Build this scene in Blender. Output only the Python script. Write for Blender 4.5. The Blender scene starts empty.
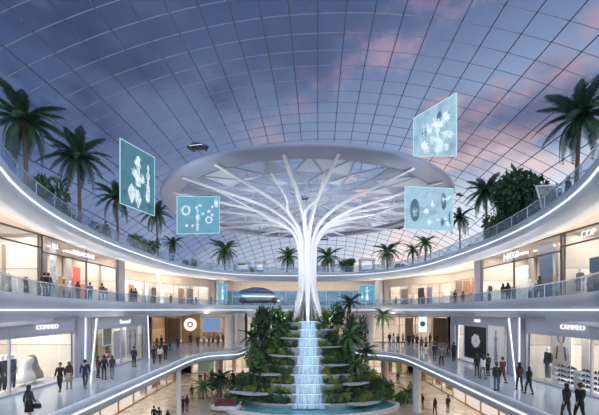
import bpy, bmesh, math, random
from mathutils import Vector, Matrix
from math import sin, cos, pi, radians as R, sqrt, atan2
random.seed(7)
S = bpy.context.scene
C = S.collection

# ------------------------------------------------------------------ camera, sky, sun, exposure
F = 350.0                      # focal length in pixels of the 599 px wide frame
EZ = 10.5                      # eye height above the ground floor
G0, G1, G2, G3 = 0.0, 5.6, 11.2, 17.0     # the four floor levels
cam = bpy.data.cameras.new('camera')
cam_o = bpy.data.objects.new('camera', cam); C.objects.link(cam_o)
cam_o.location = (0, 0, EZ); cam_o.rotation_euler = (R(90), 0, 0)
cam.sensor_width = 36; cam.lens = F / 599 * 36; cam.shift_y = 102.5 / 599
cam.clip_start = 0.3; cam.clip_end = 600
S.camera = cam_o
S.view_settings.view_transform = 'Standard'; S.view_settings.look = 'None'
S.view_settings.gamma = 1; S.view_settings.exposure = 0.12
S.view_settings.use_curve_mapping = False
cy = S.cycles
cy.max_bounces = 7; cy.diffuse_bounces = 3; cy.glossy_bounces = 3; cy.transmission_bounces = 3
cy.transparent_max_bounces = 24; cy.caustics_reflective = False; cy.caustics_refractive = False
cy.sample_clamp_indirect = 4; cy.use_denoising = True

def make_world():
    w = bpy.data.worlds.new('world'); S.world = w; w.use_nodes = True
    nt = w.node_tree; nt.nodes.clear(); N = nt.nodes.new; L = nt.links.new
    out = N('ShaderNodeOutputWorld'); bg = N('ShaderNodeBackground'); L(bg.outputs[0], out.inputs[0])
    tc = N('ShaderNodeTexCoord'); sx = N('ShaderNodeSeparateXYZ'); L(tc.outputs['Generated'], sx.inputs[0])
    def ramp(src, stops, interp='EASE'):
        r = N('ShaderNodeValToRGB'); r.color_ramp.interpolation = interp
        while len(r.color_ramp.elements) < len(stops): r.color_ramp.elements.new(0.5)
        for e, (p, c) in zip(r.color_ramp.elements, stops): e.position = p; e.color = (*c, 1)
        L(src, r.inputs[0]); return r.outputs[0]
    def mr(src, a, b):
        m = N('ShaderNodeMapRange'); m.inputs[1].default_value = a; m.inputs[2].default_value = b
        L(src, m.inputs[0]); return m.outputs[0]
    def mix(f, a, b, mode='MIX'):
        m = N('ShaderNodeMix'); m.data_type = 'RGBA'; m.blend_type = mode
        if isinstance(f, float): m.inputs[0].default_value = f
        else: L(f, m.inputs[0])
        for i, v in ((6, a), (7, b)):
            if isinstance(v, tuple): m.inputs[i].default_value = (*v, 1)
            else: L(v, m.inputs[i])
        return m.outputs[2]
    def noise(scale, vec, det=6, rough=.55, off=(0, 0, 0), st=(1, 1, 1)):
        mp = N('ShaderNodeMapping'); mp.inputs['Location'].default_value = off; mp.inputs['Scale'].default_value = st
        mp.inputs['Rotation'].default_value = (0, 0, R(25)); L(vec, mp.inputs[0])
        n = N('ShaderNodeTexNoise'); n.inputs['Scale'].default_value = scale; n.inputs['Detail'].default_value = det
        n.inputs['Roughness'].default_value = rough; L(mp.outputs[0], n.inputs['Vector']); return n.outputs[0]
    tz = mr(sx.outputs[2], 0.0, 0.7)
    left = ramp(tz, [(0, (.13, .18, .33)), (.30, (.10, .145, .27)), (.60, (.050, .078, .165)), (1, (.020, .034, .088))])
    right = ramp(tz, [(0, (.80, .76, .76)), (.34, (.60, .64, .70)), (.58, (.24, .31, .45)), (1, (.065, .10, .21))])
    tx = mr(sx.outputs[0], -0.60, 0.45)
    base = mix(tx, left, right)
    n1 = noise(4.2, tc.outputs['Generated'], 8, .6, (3.1, .4, 1.0), (1, 1, 1.9))
    c1 = ramp(n1, [(0, (0, 0, 0)), (.49, (0, 0, 0)), (.62, (.9, .9, .9))])
    pinkl = ramp(tz, [(0, (.86, .76, .70)), (.45, (.70, .50, .46)), (.75, (.34, .24, .31)), (1, (.16, .15, .26))])
    bluec = ramp(tz, [(0, (.17, .22, .38)), (.6, (.12, .16, .27)), (1, (.05, .07, .14))])
    tx2 = mr(sx.outputs[0], -0.25, 0.20)
    sky = mix(c1, base, mix(tx2, bluec, pinkl))
    n2 = noise(2.4, tc.outputs['Generated'], 7, .55, (8.3, 2.2, 5.0), (1, 1, 1.8))
    c2 = ramp(n2, [(0, (0, 0, 0)), (.48, (0, 0, 0)), (.66, (.8, .8, .8))])
    hi = ramp(tz, [(0, (0, 0, 0)), (.40, (.15, .15, .15)), (.62, (1, 1, 1))])
    m_ = N('ShaderNodeMath'); m_.operation = 'MULTIPLY'; L(c2, m_.inputs[0]); L(hi, m_.inputs[1])
    dark = ramp(tx, [(0, (.022, .032, .085)), (.5, (.05, .065, .14)), (1, (.075, .075, .15))])
    sky = mix(m_.outputs[0], sky, dark)
    L(sky, bg.inputs[0]); bg.inputs[1].default_value = 1.35
make_world()

def sun(name, rot, strength, color, angle):
    l = bpy.data.lights.new(name, 'SUN'); l.energy = strength; l.color = color; l.angle = R(angle)
    o = bpy.data.objects.new(name, l); C.objects.link(o); o.rotation_euler = [R(a) for a in rot]; return o
sun('sun', (38, 14, 0), 1.55, (.86, .96, 1.0), 75)

def area(name, loc, rot, size, power, color, spread=180):
    l = bpy.data.lights.new(name, 'AREA'); l.shape = 'RECTANGLE'; l.size, l.size_y = size
    l.energy = power; l.color = color; l.spread = R(spread)
    o = bpy.data.objects.new(name, l); C.objects.link(o); o.location = loc; o.rotation_euler = [R(a) for a in rot]
    return o
WARM = (1.0, .84, .68); CREAM = (1.0, .94, .86)

# ------------------------------------------------------------------ materials
MATS = {}
def mat(name, col, rough=.6, metal=0, noise=0, nscale=4, emit=None, estr=0, bump=0, spec=.5, tex='noise', col2=None, coat=0):
    if name in MATS: return MATS[name]
    m = bpy.data.materials.new(name); m.use_nodes = True; nt = m.node_tree; N = nt.nodes.new; L = nt.links.new
    b = nt.nodes['Principled BSDF']; b.inputs['Base Color'].default_value = (*col, 1)
    b.inputs['Roughness'].default_value = rough; b.inputs['Metallic'].default_value = metal
    b.inputs['Specular IOR Level'].default_value = spec
    if coat: b.inputs['Coat Weight'].default_value = coat
    if emit: b.inputs['Emission Color'].default_value = (*emit, 1); b.inputs['Emission Strength'].default_value = estr
    tc = N('ShaderNodeTexCoord')
    if noise or bump:
        if tex == 'noise':
            n = N('ShaderNodeTexNoise'); n.inputs['Detail'].default_value = 5
        elif tex == 'wave':
            n = N('ShaderNodeTexWave'); n.inputs['Distortion'].default_value = 1.5
        else:
            n = N('ShaderNodeTexVoronoi')
        n.inputs['Scale'].default_value = nscale; L(tc.outputs['Object'], n.inputs['Vector'])
        fac = n.outputs['Fac'] if tex != 'voronoi' else n.outputs['Distance']
        if noise:
            r = N('ShaderNodeValToRGB'); c2 = col2 or tuple(min(1, c * (1 + noise)) for c in col)
            c1 = col if col2 else tuple(c * (1 - noise) for c in col)
            r.color_ramp.elements[0].position = .3; r.color_ramp.elements[1].position = .7
            r.color_ramp.elements[0].color = (*c1, 1); r.color_ramp.elements[1].color = (*c2, 1)
            L(fac, r.inputs[0]); L(r.outputs[0], b.inputs['Base Color'])
        if bump:
            bp = N('ShaderNodeBump'); bp.inputs['Strength'].default_value = bump; L(fac, bp.inputs['Height'])
            L(bp.outputs[0], b.inputs['Normal'])
    MATS[name] = m; return m
def glow(name, col, s):
    if name in MATS: return MATS[name]
    m = bpy.data.materials.new(name); m.use_nodes = True; nt = m.node_tree; nt.nodes.clear()
    o = nt.nodes.new('ShaderNodeOutputMaterial'); e = nt.nodes.new('ShaderNodeEmission')
    e.inputs[0].default_value = (*col, 1); e.inputs[1].default_value = s; nt.links.new(e.outputs[0], o.inputs[0])
    MATS[name] = m; return m
def glass(name, tint, refl=.10, diff=0.0, dcol=(.6, .7, .9), rough=.03, noise=False, emit=0):
    """thin pane: mostly see-through, a little mirror, a little haze"""
    if name in MATS: return MATS[name]
    m = bpy.data.materials.new(name); m.use_nodes = True; nt = m.node_tree; nt.nodes.clear(); N = nt.nodes.new; L = nt.links.new
    o = N('ShaderNodeOutputMaterial'); t = N('ShaderNodeBsdfTransparent'); t.inputs[0].default_value = (*tint, 1)
    g = N('ShaderNodeBsdfGlossy'); g.inputs['Roughness'].default_value = rough
    mx = N('ShaderNodeMixShader'); mx.inputs[0].default_value = refl; L(t.outputs[0], mx.inputs[1]); L(g.outputs[0], mx.inputs[2])
    last = mx
    if diff or emit:
        if emit:
            d = N('ShaderNodeEmission'); d.inputs[0].default_value = (*dcol, 1); d.inputs[1].default_value = emit
        else:
            d = N('ShaderNodeBsdfDiffuse'); d.inputs[0].default_value = (*dcol, 1)
        m2 = N('ShaderNodeMixShader'); m2.inputs[0].default_value = diff
        if noise:
            tc = N('ShaderNodeTexCoord'); n = N('ShaderNodeTexNoise'); n.inputs['Detail'].default_value = 5
            mp = N('ShaderNodeMapping'); L(tc.outputs['Object'], mp.inputs[0]); L(mp.outputs[0], n.inputs['Vector']); n.inputs['Scale'].default_value = 1
            mp.inputs['Scale'].default_value = noise if isinstance(noise, tuple) else (noise,) * 3
            r = N('ShaderNodeMapRange'); r.inputs[1].default_value = .35; r.inputs[2].default_value = .65
            r.inputs[3].default_value = diff * .5; r.inputs[4].default_value = min(1, diff * 1.6)
            L(n.outputs['Fac'], r.inputs[0]); L(r.outputs[0], m2.inputs[0])
        L(mx.outputs[0], m2.inputs[1]); L(d.outputs[0], m2.inputs[2]); last = m2
    L(last.outputs[0], o.inputs[0]); MATS[name] = m; return m

def floor_mat(name, col, col2, size, rough):
    m = bpy.data.materials.new(name); m.use_nodes = True; nt = m.node_tree; N = nt.nodes.new; L = nt.links.new
    b = nt.nodes['Principled BSDF']; tc = N('ShaderNodeTexCoord')
    br = N('ShaderNodeTexBrick'); br.offset = 0; br.inputs['Scale'].default_value = 1
    br.inputs['Brick Width'].default_value = size; br.inputs['Row Height'].default_value = size
    br.inputs['Mortar Size'].default_value = .012; br.inputs['Color1'].default_value = (*col, 1)
    br.inputs['Color2'].default_value = (*col2, 1); br.inputs['Mortar'].default_value = (*[c * .6 for c in col], 1)
    L(tc.outputs['Object'], br.inputs['Vector']); L(br.outputs['Color'], b.inputs['Base Color'])
    n = N('ShaderNodeTexNoise'); n.inputs['Scale'].default_value = .6; L(tc.outputs['Object'], n.inputs['Vector'])
    r = N('ShaderNodeMapRange'); r.inputs[3].default_value = rough * .7; r.inputs[4].default_value = rough * 1.5
    L(n.outputs['Fac'], r.inputs[0]); L(r.outputs[0], b.inputs['Roughness'])
    MATS[name] = m; return m

M_FLOOR1 = floor_mat('polished blue-grey stone', (.33, .39, .47), (.36, .42, .50), 2.0, .09)
M_FLOOR0 = floor_mat('warm stone', (.42, .38, .34), (.46, .42, .38), 1.5, .25)
M_FLOOR2 = floor_mat('pale stone', (.46, .46, .50), (.48, .48, .52), 2.0, .3)
M_TERR = floor_mat('terrace stone', (.42, .42, .46), (.44, .44, .48), 2.0, .5)
M_FASCIA = mat('satin blue-white fascia', (.60, .67, .77), .35, noise=.05, nscale=.4)
M_SOFFIT = mat('warm plaster soffit', (.72, .64, .58), .7, noise=.04, nscale=.5)
M_WHITE = mat('white paint', (.82, .83, .86), .4, noise=.03, nscale=2)
M_TREE = mat('white lacquered steel', (.88, .89, .93), .28, noise=.03, nscale=1.5)
M_GREYMET = mat('grey cladding', (.42, .44, .52), .4, metal=.2, noise=.06, nscale=.7)
M_DARK = mat('dark frame metal', (.12, .105, .11), .45, metal=.5, noise=.1, nscale=8)
M_STEEL = mat('brushed steel', (.62, .64, .68), .3, metal=.8, noise=.05, nscale=12)
M_RIB = mat('roof steel', (.27, .31, .41), .45, metal=.2, noise=.08, nscale=2)
M_STRIP = glow('led strip', (.88, .93, 1.0), 1.5)
M_STRIPW = glow('warm downlight strip', (1, .86, .68), 5.0)
M_GLASS = glass('clear shop glass', (.95, .97, .98), .05)
M_ROOFGL = glass('roof glass', (.88, .92, .97), .02, rough=.3)
M_RAIL = glass('balustrade glass', (.80, .88, .95), .10, .10, (.55, .68, .85))
M_CREAM = mat('cream shop wall', (.80, .74, .66), .7, noise=.06, nscale=.8)
M_TAN = mat('tan timber panel', (.50, .36, .24), .5, noise=.2, nscale=2.5, tex='wave')
M_GOLD = mat('bronze panel', (.42, .27, .13), .35, metal=.4, noise=.2, nscale=3)
M_SOIL = mat('dark soil', (.05, .04, .03), .95, noise=.4, nscale=8)
M_ROCK = mat('grey planter stone', (.50, .53, .60), .6, noise=.15, nscale=2)
M_WATER = mat('turquoise pool water', (.12, .42, .50), .08, noise=.35, nscale=1.2, bump=.25, coat=.5)
M_FALL = glass('falling water', (.75, .88, 1.0), .12, .72, (.50, .68, .84), .15, noise=(7, 1, .6))
def leafmat(name, c, n=.5):
    m = mat(name, c, .55, noise=n, nscale=2.2, spec=.3); return m
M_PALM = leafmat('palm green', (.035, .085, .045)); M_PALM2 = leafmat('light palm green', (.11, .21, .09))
M_LEAF = [leafmat('deep green leaf', (.045, .11, .05)), leafmat('mid green leaf', (.10, .20, .07)),
          leafmat('fresh green leaf', (.26, .36, .08)), leafmat('grey green leaf', (.16, .24, .16))]
M_TRUNK = mat('palm bark', (.20, .15, .11), .9, noise=.35, nscale=14, tex='wave', bump=.3)

# ------------------------------------------------------------------ mesh helpers
class MB:
    def __init__(s): s.v = []; s.f = []; s.m = []; s.mi = 0
    def add(s, vs, fs):
        b = len(s.v); s.v += [tuple(v) for v in vs]; s.f += [tuple(i + b for i in f) for f in fs]; s.m += [s.mi] * len(fs)
    def box(s, c, d, rz=0, M=None):
        x, y, z = d[0] / 2, d[1] / 2, d[2] / 2
        vs = [Vector((i * x, j * y, k * z)) for i in (-1, 1) for j in (-1, 1) for k in (-1, 1)]
        if rz: r = Matrix.Rotation(rz, 3, 'Z'); vs = [r @ v for v in vs]
        vs = [v + Vector(c) for v in vs]
        if M: vs = [M @ v for v in vs]
        s.add(vs, [(0, 1, 3, 2), (4, 6, 7, 5), (0, 4, 5, 1), (2, 3, 7, 6), (0, 2, 6, 4), (1, 5, 7, 3)])
    def bar(s, a, b, w, h=None):
        a, b = Vector(a), Vector(b); h = h or w; d = b - a
        if d.length < 1e-5: return
        d.normalize(); up = Vector((0, 0, 1)) if abs(d.z) < .95 else Vector((0, 1, 0))
        u = d.cross(up).normalized() * w / 2; v = u.cross(d).normalized() * h / 2
        vs = [p + i * u + j * v for p in (a, b) for i, j in ((-1, -1), (1, -1), (1, 1), (-1, 1))]
        s.add(vs, [(0, 3, 2, 1), (4, 5, 6, 7), (0, 1, 5, 4), (1, 2, 6, 5), (2, 3, 7, 6), (3, 0, 4, 7)])
    def tube(s, pts, rad, n=8, flat=1.0, cap=True, up=None):
        pts = [Vector(p) for p in pts]; k = len(pts); rings = []
        for i, p in enumerate(pts):
            d = (pts[min(i + 1, k - 1)] - pts[max(i - 1, 0)]).normalized()
            ref = up or (Vector((0, 0, 1)) if abs(d.z) < .9 else Vector((0, 1, 0)))
            u = d.cross(ref)
            if u.length < 1e-4: u = d.cross(Vector((1, 0, 0)))
            u.normalize(); w = u.cross(d); r = rad[i] if isinstance(rad, (list, tuple)) else rad
            rings.append([p + u * cos(2 * pi * j / n) * r + w * sin(2 * pi * j / n) * r * flat for j in range(n)])
        b = [v for r_ in rings for v in r_]
        fs = [(i * n + j, i * n + (j + 1) % n, (i + 1) * n + (j + 1) % n, (i + 1) * n + j) for i in range(k - 1) for j in range(n)]
        if cap: fs += [tuple(range(n))[::-1], tuple((k - 1) * n + j for j in range(n))]
        s.add(b, fs)
    def lathe(s, prof, n=16, c=(0, 0, 0), sx=1, sy=1):
        vs = []
        for r, z in prof: vs += [(c[0] + r * cos(2 * pi * j / n) * sx, c[1] + r * sin(2 * pi * j / n) * sy, c[2] + z) for j in range(n)]
        k = len(prof)
        fs = [(i * n + j, i * n + (j + 1) % n, (i + 1) * n + (j + 1) % n, (i + 1) * n + j) for i in range(k - 1) for j in range(n)]
        fs += [tuple(range(n))[::-1], tuple((k - 1) * n + j for j in range(n))]
        s.add(vs, fs)
    def ell(s, c, d, n=10, m=6):
        prof = []
        for i in range(m + 1):
            a = -pi / 2 + pi * i / m; prof.append((max(cos(a), .02), sin(a) * d[2]))
        s.lathe(prof, n, c, d[0], d[1])
    def loft(s, rings, cap=True, closed=True):
        n = len(rings[0]); k = len(rings); vs = [v for r in rings for v in r]
        m = n if closed else n - 1
        fs = [(i * n + j, i * n + (j + 1) % n, (i + 1) * n + (j + 1) % n, (i + 1) * n + j) for i in range(k - 1) for j in range(m)]
        if cap: fs += [tuple(range(n))[::-1], tuple((k - 1) * n + j for j in range(n))]
        s.add(vs, fs)
    def mesh(s, name, mats, smooth=False):
        me = bpy.data.meshes.new(name); me.from_pydata(s.v, [], s.f)
        for m in (mats if isinstance(mats, (list, tuple)) else [mats]): me.materials.append(m)
        if any(s.m): me.polygons.foreach_set('material_index', s.m)
        if smooth:
            me.polygons.foreach_set('use_smooth', [True] * len(me.polygons))
        me.update(); bm = bmesh.new(); bm.from_mesh(me); bmesh.ops.recalc_face_normals(bm, faces=bm.faces); bm.to_mesh(me); bm.free()
        return me
    def build(s, name, mats, parent=None, smooth=False):
        o = bpy.data.objects.new(name, s.mesh(name, mats, smooth)); C.objects.link(o)
        if parent: o.parent = parent
        return o
LABELS = {}
def tag(o, label, cat, group=None, kind=None):
    o['label'] = label; o['category'] = cat
    if group: o['group'] = group
    if kind: o['kind'] = kind
    if label in LABELS and not group: print('DUP LABEL', label)
    LABELS[label] = LABELS.get(label, 0) + 1
    return o
def thing(name, label, cat, loc=(0, 0, 0), rz=0, group=None):
    o = bpy.data.objects.new(name, None); o.empty_display_size = .2; C.objects.link(o)
    o.location = loc; o.rotation_euler = (0, 0, rz); return tag(o, label, cat, group)
def struct(o): o['kind'] = 'structure'; return o
def copy_tree(o, parent=None):
    c = o.copy(); C.objects.link(c)
    if parent: c.parent = parent
    for ch in list(o.children): copy_tree(ch, c)
    return c
def shade(o):
    for p in o.data.polygons: p.use_smooth = True
    return o
def at(px, py, Y): return Vector(((px - 299.5) / F * Y, Y, EZ + (310 - py) / F * Y))
def ground(px, Y, z): return Vector(((px - 299.5) / F * Y, Y, z))
def gfoot(px, py, z):
    Y = (EZ - z) * F / (py - 310); return Vector(((px - 299.5) / F * Y, Y, z))

# ------------------------------------------------------------------ outlines of the openings
CYO, AO, BO, NO = 39.0, 17.6, 32.0, 2.3
BF, NF = 23.3, 2.8       # the far half of the oval is shorter and squarer
def edgeX(Y):
    Y = max(Y, 15.0)
    if Y > CYO: return AO * max(0, 1 - min(1, (Y - CYO) / BF) ** NF) ** (1 / NF)
    t = min(1, abs(Y - CYO) / BO); return AO * max(0, 1 - t ** NO) ** (1 / NO)
def upper_path(off=0.0):
    pts = [(-edgeX(15), y) for y in (-8, 0, 5, 10)]
    Y = 15.0
    while Y < 56: pts.append((-edgeX(Y), Y)); Y += 1.5
    a0 = math.acos(min(1, (edgeX(56) / AO) ** (NF / 2)))
    for i in range(0, 31):
        a = a0 + (pi - 2 * a0) * i / 30
        c, s_ = cos(a), sin(a)
        pts.append((-AO * math.copysign(abs(c) ** (2 / NF), c), CYO + BF * abs(s_) ** (2 / NF)))
    right = [(-x, y) for x, y in pts[:4 + int(math.ceil((56 - 15) / 1.5))]][::-1]
    pts += right
    out = []
    for p in pts:
        if not out or (Vector(p) - Vector(out[-1])).length > .3: out.append(p)
    return offset(out, off)
def offset(pts, d):
    if not d: return [Vector((p[0], p[1])) for p in pts]
    res = []; n = len(pts)
    for i in range(n):
        a = Vector(pts[max(0, i - 1)]); b = Vector(pts[min(n - 1, i + 1)]); t = (b - a).normalized()
        res.append(Vector(pts[i]) + Vector((-t.y, t.x)) * d)     # outward when walking left side -> far -> right side
    return res
def low_path(off=0.0):
    half = [(-11.1, y) for y in (-8, 0, 8, 14, 20, 26, 31, 34)]
    half += [(-11.0, 36.2), (-10.7, 37.8), (-10.1, 39.0), (-9.2, 39.8), (-8.2, 40.2), (-7.4, 40.6), (-6.9, 41.6), (-6.7, 44), (-6.0, 47), (-4.4, 49.4), (-2.2, 50.6)]
    pts = half + [(0, 51)] + [(-x, y) for x, y in half[::-1]]
    return offset(pts, off)
def plate(name, hole, outer, z, m, flip=False, parent=None):
    bm = bmesh.new()
    def loop(ps):
        vs = [bm.verts.new((p[0], p[1], z)) for p in ps]; return [bm.edges.new((vs[i], vs[(i + 1) % len(vs)])) for i in range(len(vs))]
    es = []
    if hole and outer:   # open at the camera end: one closed outline
        es += loop(list(outer) + [tuple(p) for p in hole][::-1])
    else: es += loop(outer)
    bmesh.ops.triangle_fill(bm, edges=es, use_beauty=True)
    bmesh.ops.recalc_face_normals(bm, faces=bm.faces)
    me = bpy.data.meshes.new(name); bm.to_mesh(me); bm.free(); me.materials.append(m)
    o = bpy.data.objects.new(name, me); C.objects.link(o); o['kind'] = 'structure'
    if parent: o.parent = parent
    return o
def sweep(name, pathf, prof, m, closed=False, parent=None, smooth=True):
    cols = [pathf(off) for off, z in prof]; n = len(cols[0]); mb = MB()
    rings = [[(cols[j][i].x, cols[j][i].y, prof[j][1]) for j in range(len(prof))] for i in range(n)]
    mb.loft(rings, cap=closed, closed=closed)
    return mb.build(name, m, parent, smooth)
def outer_rect(x, y1, path):      # from the start of the hole path around outside to its end, reversed joins in plate()
    return [(-x, -8), (-x, y1), (x, y1), (x, -8)]

# ------------------------------------------------------------------ structure: slabs
up, lo = upper_path(), low_path()
XO, YO = 32, 88
plate('floor_ground', None, [(-XO, -8), (-XO, YO), (XO, YO), (XO, -8)], G0, M_FLOOR0)
plate('floor_first', lo, outer_rect(XO, YO, lo), G1, M_FLOOR1)
plate('ceiling_ground', low_path(.5), outer_rect(XO, YO, lo), G1 - .75, M_SOFFIT)
plate('floor_second', up, outer_rect(XO, YO, up), G2, M_FLOOR2)
plate('ceiling_first', upper_path(1.6), outer_rect(XO, YO, up), G2 - 1.25, M_SOFFIT)
plate('floor_terrace', up, outer_rect(46, 122, up), G3, M_TERR)
plate('ceiling_second', upper_path(2.2), outer_rect(XO, YO, up), G3 - .8, M_SOFFIT)
def fascia(n, pathf, top, bot, inner, inz, strip):
    struct(sweep('trim_%d' % n, pathf, [(.45, top), (.35, top + .16), (.0, top + .14), (-.02, (top + strip) / 2 + .05), (.05, strip + .03)], M_FASCIA))
    struct(sweep('trim_%d' % (n + 1), pathf, [(.05, strip + .03), (-.03, strip + .025), (-.03, strip - .025), (.05, strip - .03)], M_STRIP))
    struct(sweep('trim_%d' % (n + 2), pathf, [(.05, strip - .03), (.10, strip - .30), (.30, bot + .10), (.55, bot), (.75, bot + .02)], M_FASCIA))
    struct(sweep('trim_%d' % (n + 3), pathf, [(.75, bot + .02), (inner * .75, (bot + inz) / 2 + .02), (inner, inz + .01)], M_SOFFIT))
fascia(1, upper_path, G3, G3 - 1.45, 2.3, G3 - .8, G3 - .38)
fascia(5, upper_path, G2, G2 - 1.55, 1.8, G2 - 1.25, G2 - .70)
fascia(9, low_path, G1, G1 - .95, .8, G1 - .75, G1 - .28)
# outer walls
def wall(name, x0, y0, x1, y1, z0, z1, m, t=.3):
    mb = MB(); a = Vector((x0, y0, 0)); b = Vector((x1, y1, 0)); d = b - a
    mb.box(((x0 + x1) / 2, (y0 + y1) / 2, (z0 + z1) / 2), (d.length, t, z1 - z0), atan2(d.y, d.x))
    return struct(mb.build(name, m))
wall('wall_left', -XO, -8, -XO, YO, 0, G3 - .02, M_CREAM); wall('wall_right', XO, -8, XO, YO, 0, G3 - .02, M_CREAM)
wall('wall_far', -XO, YO, XO, YO, 0, G3 - .02, M_CREAM)

# ------------------------------------------------------------------ roof: gridded glass vault closing down at the far end
HV = 24.0; RV = 56.0; ROT = R(-3.0)
def roofz(x, y):
    z = HV - (RV - sqrt(max(1, RV * RV - x * x)))
    if y > 34: z -= (HV + 0) * 0.98 * ((y - 34) / 84) ** 2.4
    return EZ + z
def rp(x, y):
    z = roofz(x, y); c, s_ = cos(ROT), sin(ROT); return Vector((x * c - y * s_, x * s_ + y * c, z))
sy_, sx_ = 2.02, 2.28
xs = [sx_ * i for i in range(-18, 19)]; ys = [-8 + sy_ * i for i in range(0, 62)]
def strip_bar(pts, w, h):
    mb = MB(); pts = [p for p in pts]
    return pts
roof = struct(bpy.data.objects.new('ceiling_roof', None)); C.objects.link(roof); roof.location = (0, 0, 0)
mb1 = MB(); mb2 = MB(); mbg = MB()
FLOORZ = G3 + .0
for x in xs:
    ps = [rp(x, y) for y in ys]; ps = [p for p in ps if p.z > FLOORZ - 1.5]
    if len(ps) > 2: mb1.tube(ps, .052, 4, 1.3, up=Vector((0, .3, 1)))
for y in ys:
    ps = [rp(x * .5, y) for x in range(-82, 83, 2)]; ps = [p for p in ps if p.z > FLOORZ - 1.5]
    if len(ps) > 2: mb2.tube(ps, .042, 4, 1.3, up=Vector((0, .3, 1)))
mb1.build('roof_rib', mat('dark roof steel', (.13, .15, .22), .5, metal=.2, noise=.08, nscale=2), roof); mb2.build('roof_purlin', M_RIB, roof)
nx, ny = len(xs), len(ys)
gv = [rp(x, y) + Vector((0, 0, .12)) for y in ys for x in xs]
gf = [(j * nx + i, j * nx + i + 1, (j + 1) * nx + i + 1, (j + 1) * nx + i) for j in range(ny - 1) for i in range(nx - 1)
      if gv[j * nx + i].z > FLOORZ - 2]
mbg.add(gv, gf); mbg.build('roof_glass', M_ROOFGL, roof, True)

def panelled(name, c1, c2, w, h, mortar=(.3, .24, .2)):
    m = bpy.data.materials.new(name); m.use_nodes = True; nt = m.node_tree; N = nt.nodes.new; L = nt.links.new
    b = nt.nodes['Principled BSDF']; tc = N('ShaderNodeTexCoord'); mp = N('ShaderNodeMapping'); mp.inputs['Rotation'].default_value = (R(90), 0, 0)
    br = N('ShaderNodeTexBrick'); br.offset = .5; br.inputs['Scale'].default_value = 1; br.inputs['Brick Width'].default_value = w; br.inputs['Row Height'].default_value = h
    br.inputs['Mortar Size'].default_value = .03; br.inputs['Color1'].default_value = (*c1, 1); br.inputs['Color2'].default_value = (*c2, 1); br.inputs['Mortar'].default_value = (*mortar, 1)
    br.inputs['Bias'].default_value = -.2
    L(tc.outputs['Object'], mp.inputs[0]); L(mp.outputs[0], br.inputs['Vector']); L(br.outputs['Color'], b.inputs['Base Color']); b.inputs['Roughness'].default_value = .6
    MATS[name] = m; return m
M_WALLA = panelled('cream and sand wall panels', (.80, .74, .66), (.52, .44, .37), 1.3, 2.4)
M_WALLB = panelled('timber wall panels', (.46, .32, .21), (.20, .13, .09), 1.1, 1.9, (.7, .5, .3))
# ------------------------------------------------------------------ shop fronts
WIN = [0]
def text_obj(txt, size, m, depth=.04, name='sign_letters'):
    cu = bpy.data.curves.new('t', 'FONT'); cu.body = txt; cu.size = size; cu.extrude = depth; cu.align_x = 'CENTER'; cu.align_y = 'CENTER'
    o = bpy.data.objects.new('t', cu); C.objects.link(o); dg = bpy.context.evaluated_depsgraph_get(); dg.update()
    me = bpy.data.meshes.new_from_object(o.evaluated_get(dg)); bpy.data.objects.remove(o); me.materials.clear(); me.materials.append(m)
    r = bpy.data.objects.new(name, me); C.objects.link(r); r.rotation_euler = (R(90), 0, 0); return r
def shopfront(p0, p1, z0, z1, bays, header=.9, depth=6.0, back=M_CREAM, frame=M_DARK, hdr=M_GREYMET, light=CREAM, power=260, transom=None, sill=.12, ceiling_glow=True, hglass=False, curve=0):
    """p0 -> p1 seen from the atrium from left to right; local x along the front, local y into the shop"""
    WIN[0] += 1
    a, b = Vector((*p0, 0)), Vector((*p1, 0)); L = (b - a).length; rz = atan2(b.y - a.y, b.x - a.x)
    e = bpy.data.objects.new('window_%d' % WIN[0], None); C.objects.link(e); e['kind'] = 'structure'
    e.location = (a.x, a.y, z0); e.rotation_euler = (0, 0, rz); H = z1 - z0
    fr = MB(); w = L / bays; top = H - header
    for i in range(bays + 1): fr.box((min(max(i * w, .06), L - .06), 0, H / 2), (.085, .14, H))
    fr.box((L / 2, 0, top), (L, .14, .10)); fr.box((L / 2, 0, sill / 2), (L, .18, sill)); fr.box((L / 2, 0, H - .05), (L, .2, .1))
    if transom: fr.box((L / 2, 0, transom), (L, .08, .06))
    fr.build('window_frame', frame, e)
    gl = MB(); gl.box((L / 2, .03, (H if hglass else top) / 2), (L - .1, .02, H if hglass else top)); gl.build('glass', M_GLASS, e)
    if not hglass:
        h = MB(); h.box((L / 2, .05, H - header / 2 - .0), (L, .22, header - .12)); h.build('header_panel', hdr, e)
    iw = MB(); iw.box((L / 2, depth, H / 2), (L, .12, H - .04)); iw.box((.06, depth / 2, H / 2), (.1, depth - .4, H - .04)); iw.box((L - .06, depth / 2, H / 2), (.1, depth - .4, H - .04))
    iw.build('shop_wall', M_WALLA if back is M_CREAM else M_WALLB if back is M_TAN else back, e)
    fl = MB(); fl.box((L / 2, depth / 2, .03), (L - .2, depth - .2, .04)); fl.build('shop_floor', MATS['pale stone'], e)
    # ceiling light: a luminous panel and the lamp in it
    for k in range(max(1, round(L / 7))):
        n = max(1, round(L / 7)); cx = L * (k + .5) / n
        lp = MB(); lp.box((cx, depth * .45, H - .09), (L / n * .6, .5, .06)); lp.build('ceiling_lamp', M_STRIPW, e)
        la = area('shop_lamp', (cx, depth * .45, H - .14), (0, 0, 0), (L / n * .8, depth * .5), power / n * (L / 7), light); la.parent = e
        wl = area('window_fill_light', (cx, 1.1, H - .14), (-18, 0, 0), (L / n * .9, .3), power / n * (L / 7) * .35, (1, .97, .93)); wl.parent = e  # added fill light just behind the glass, brightens the window display
    return e
def loc_on(e, x, y, z=0):
    return e.matrix_basis @ Vector((x, y, z)), e.rotation_euler.z
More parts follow.
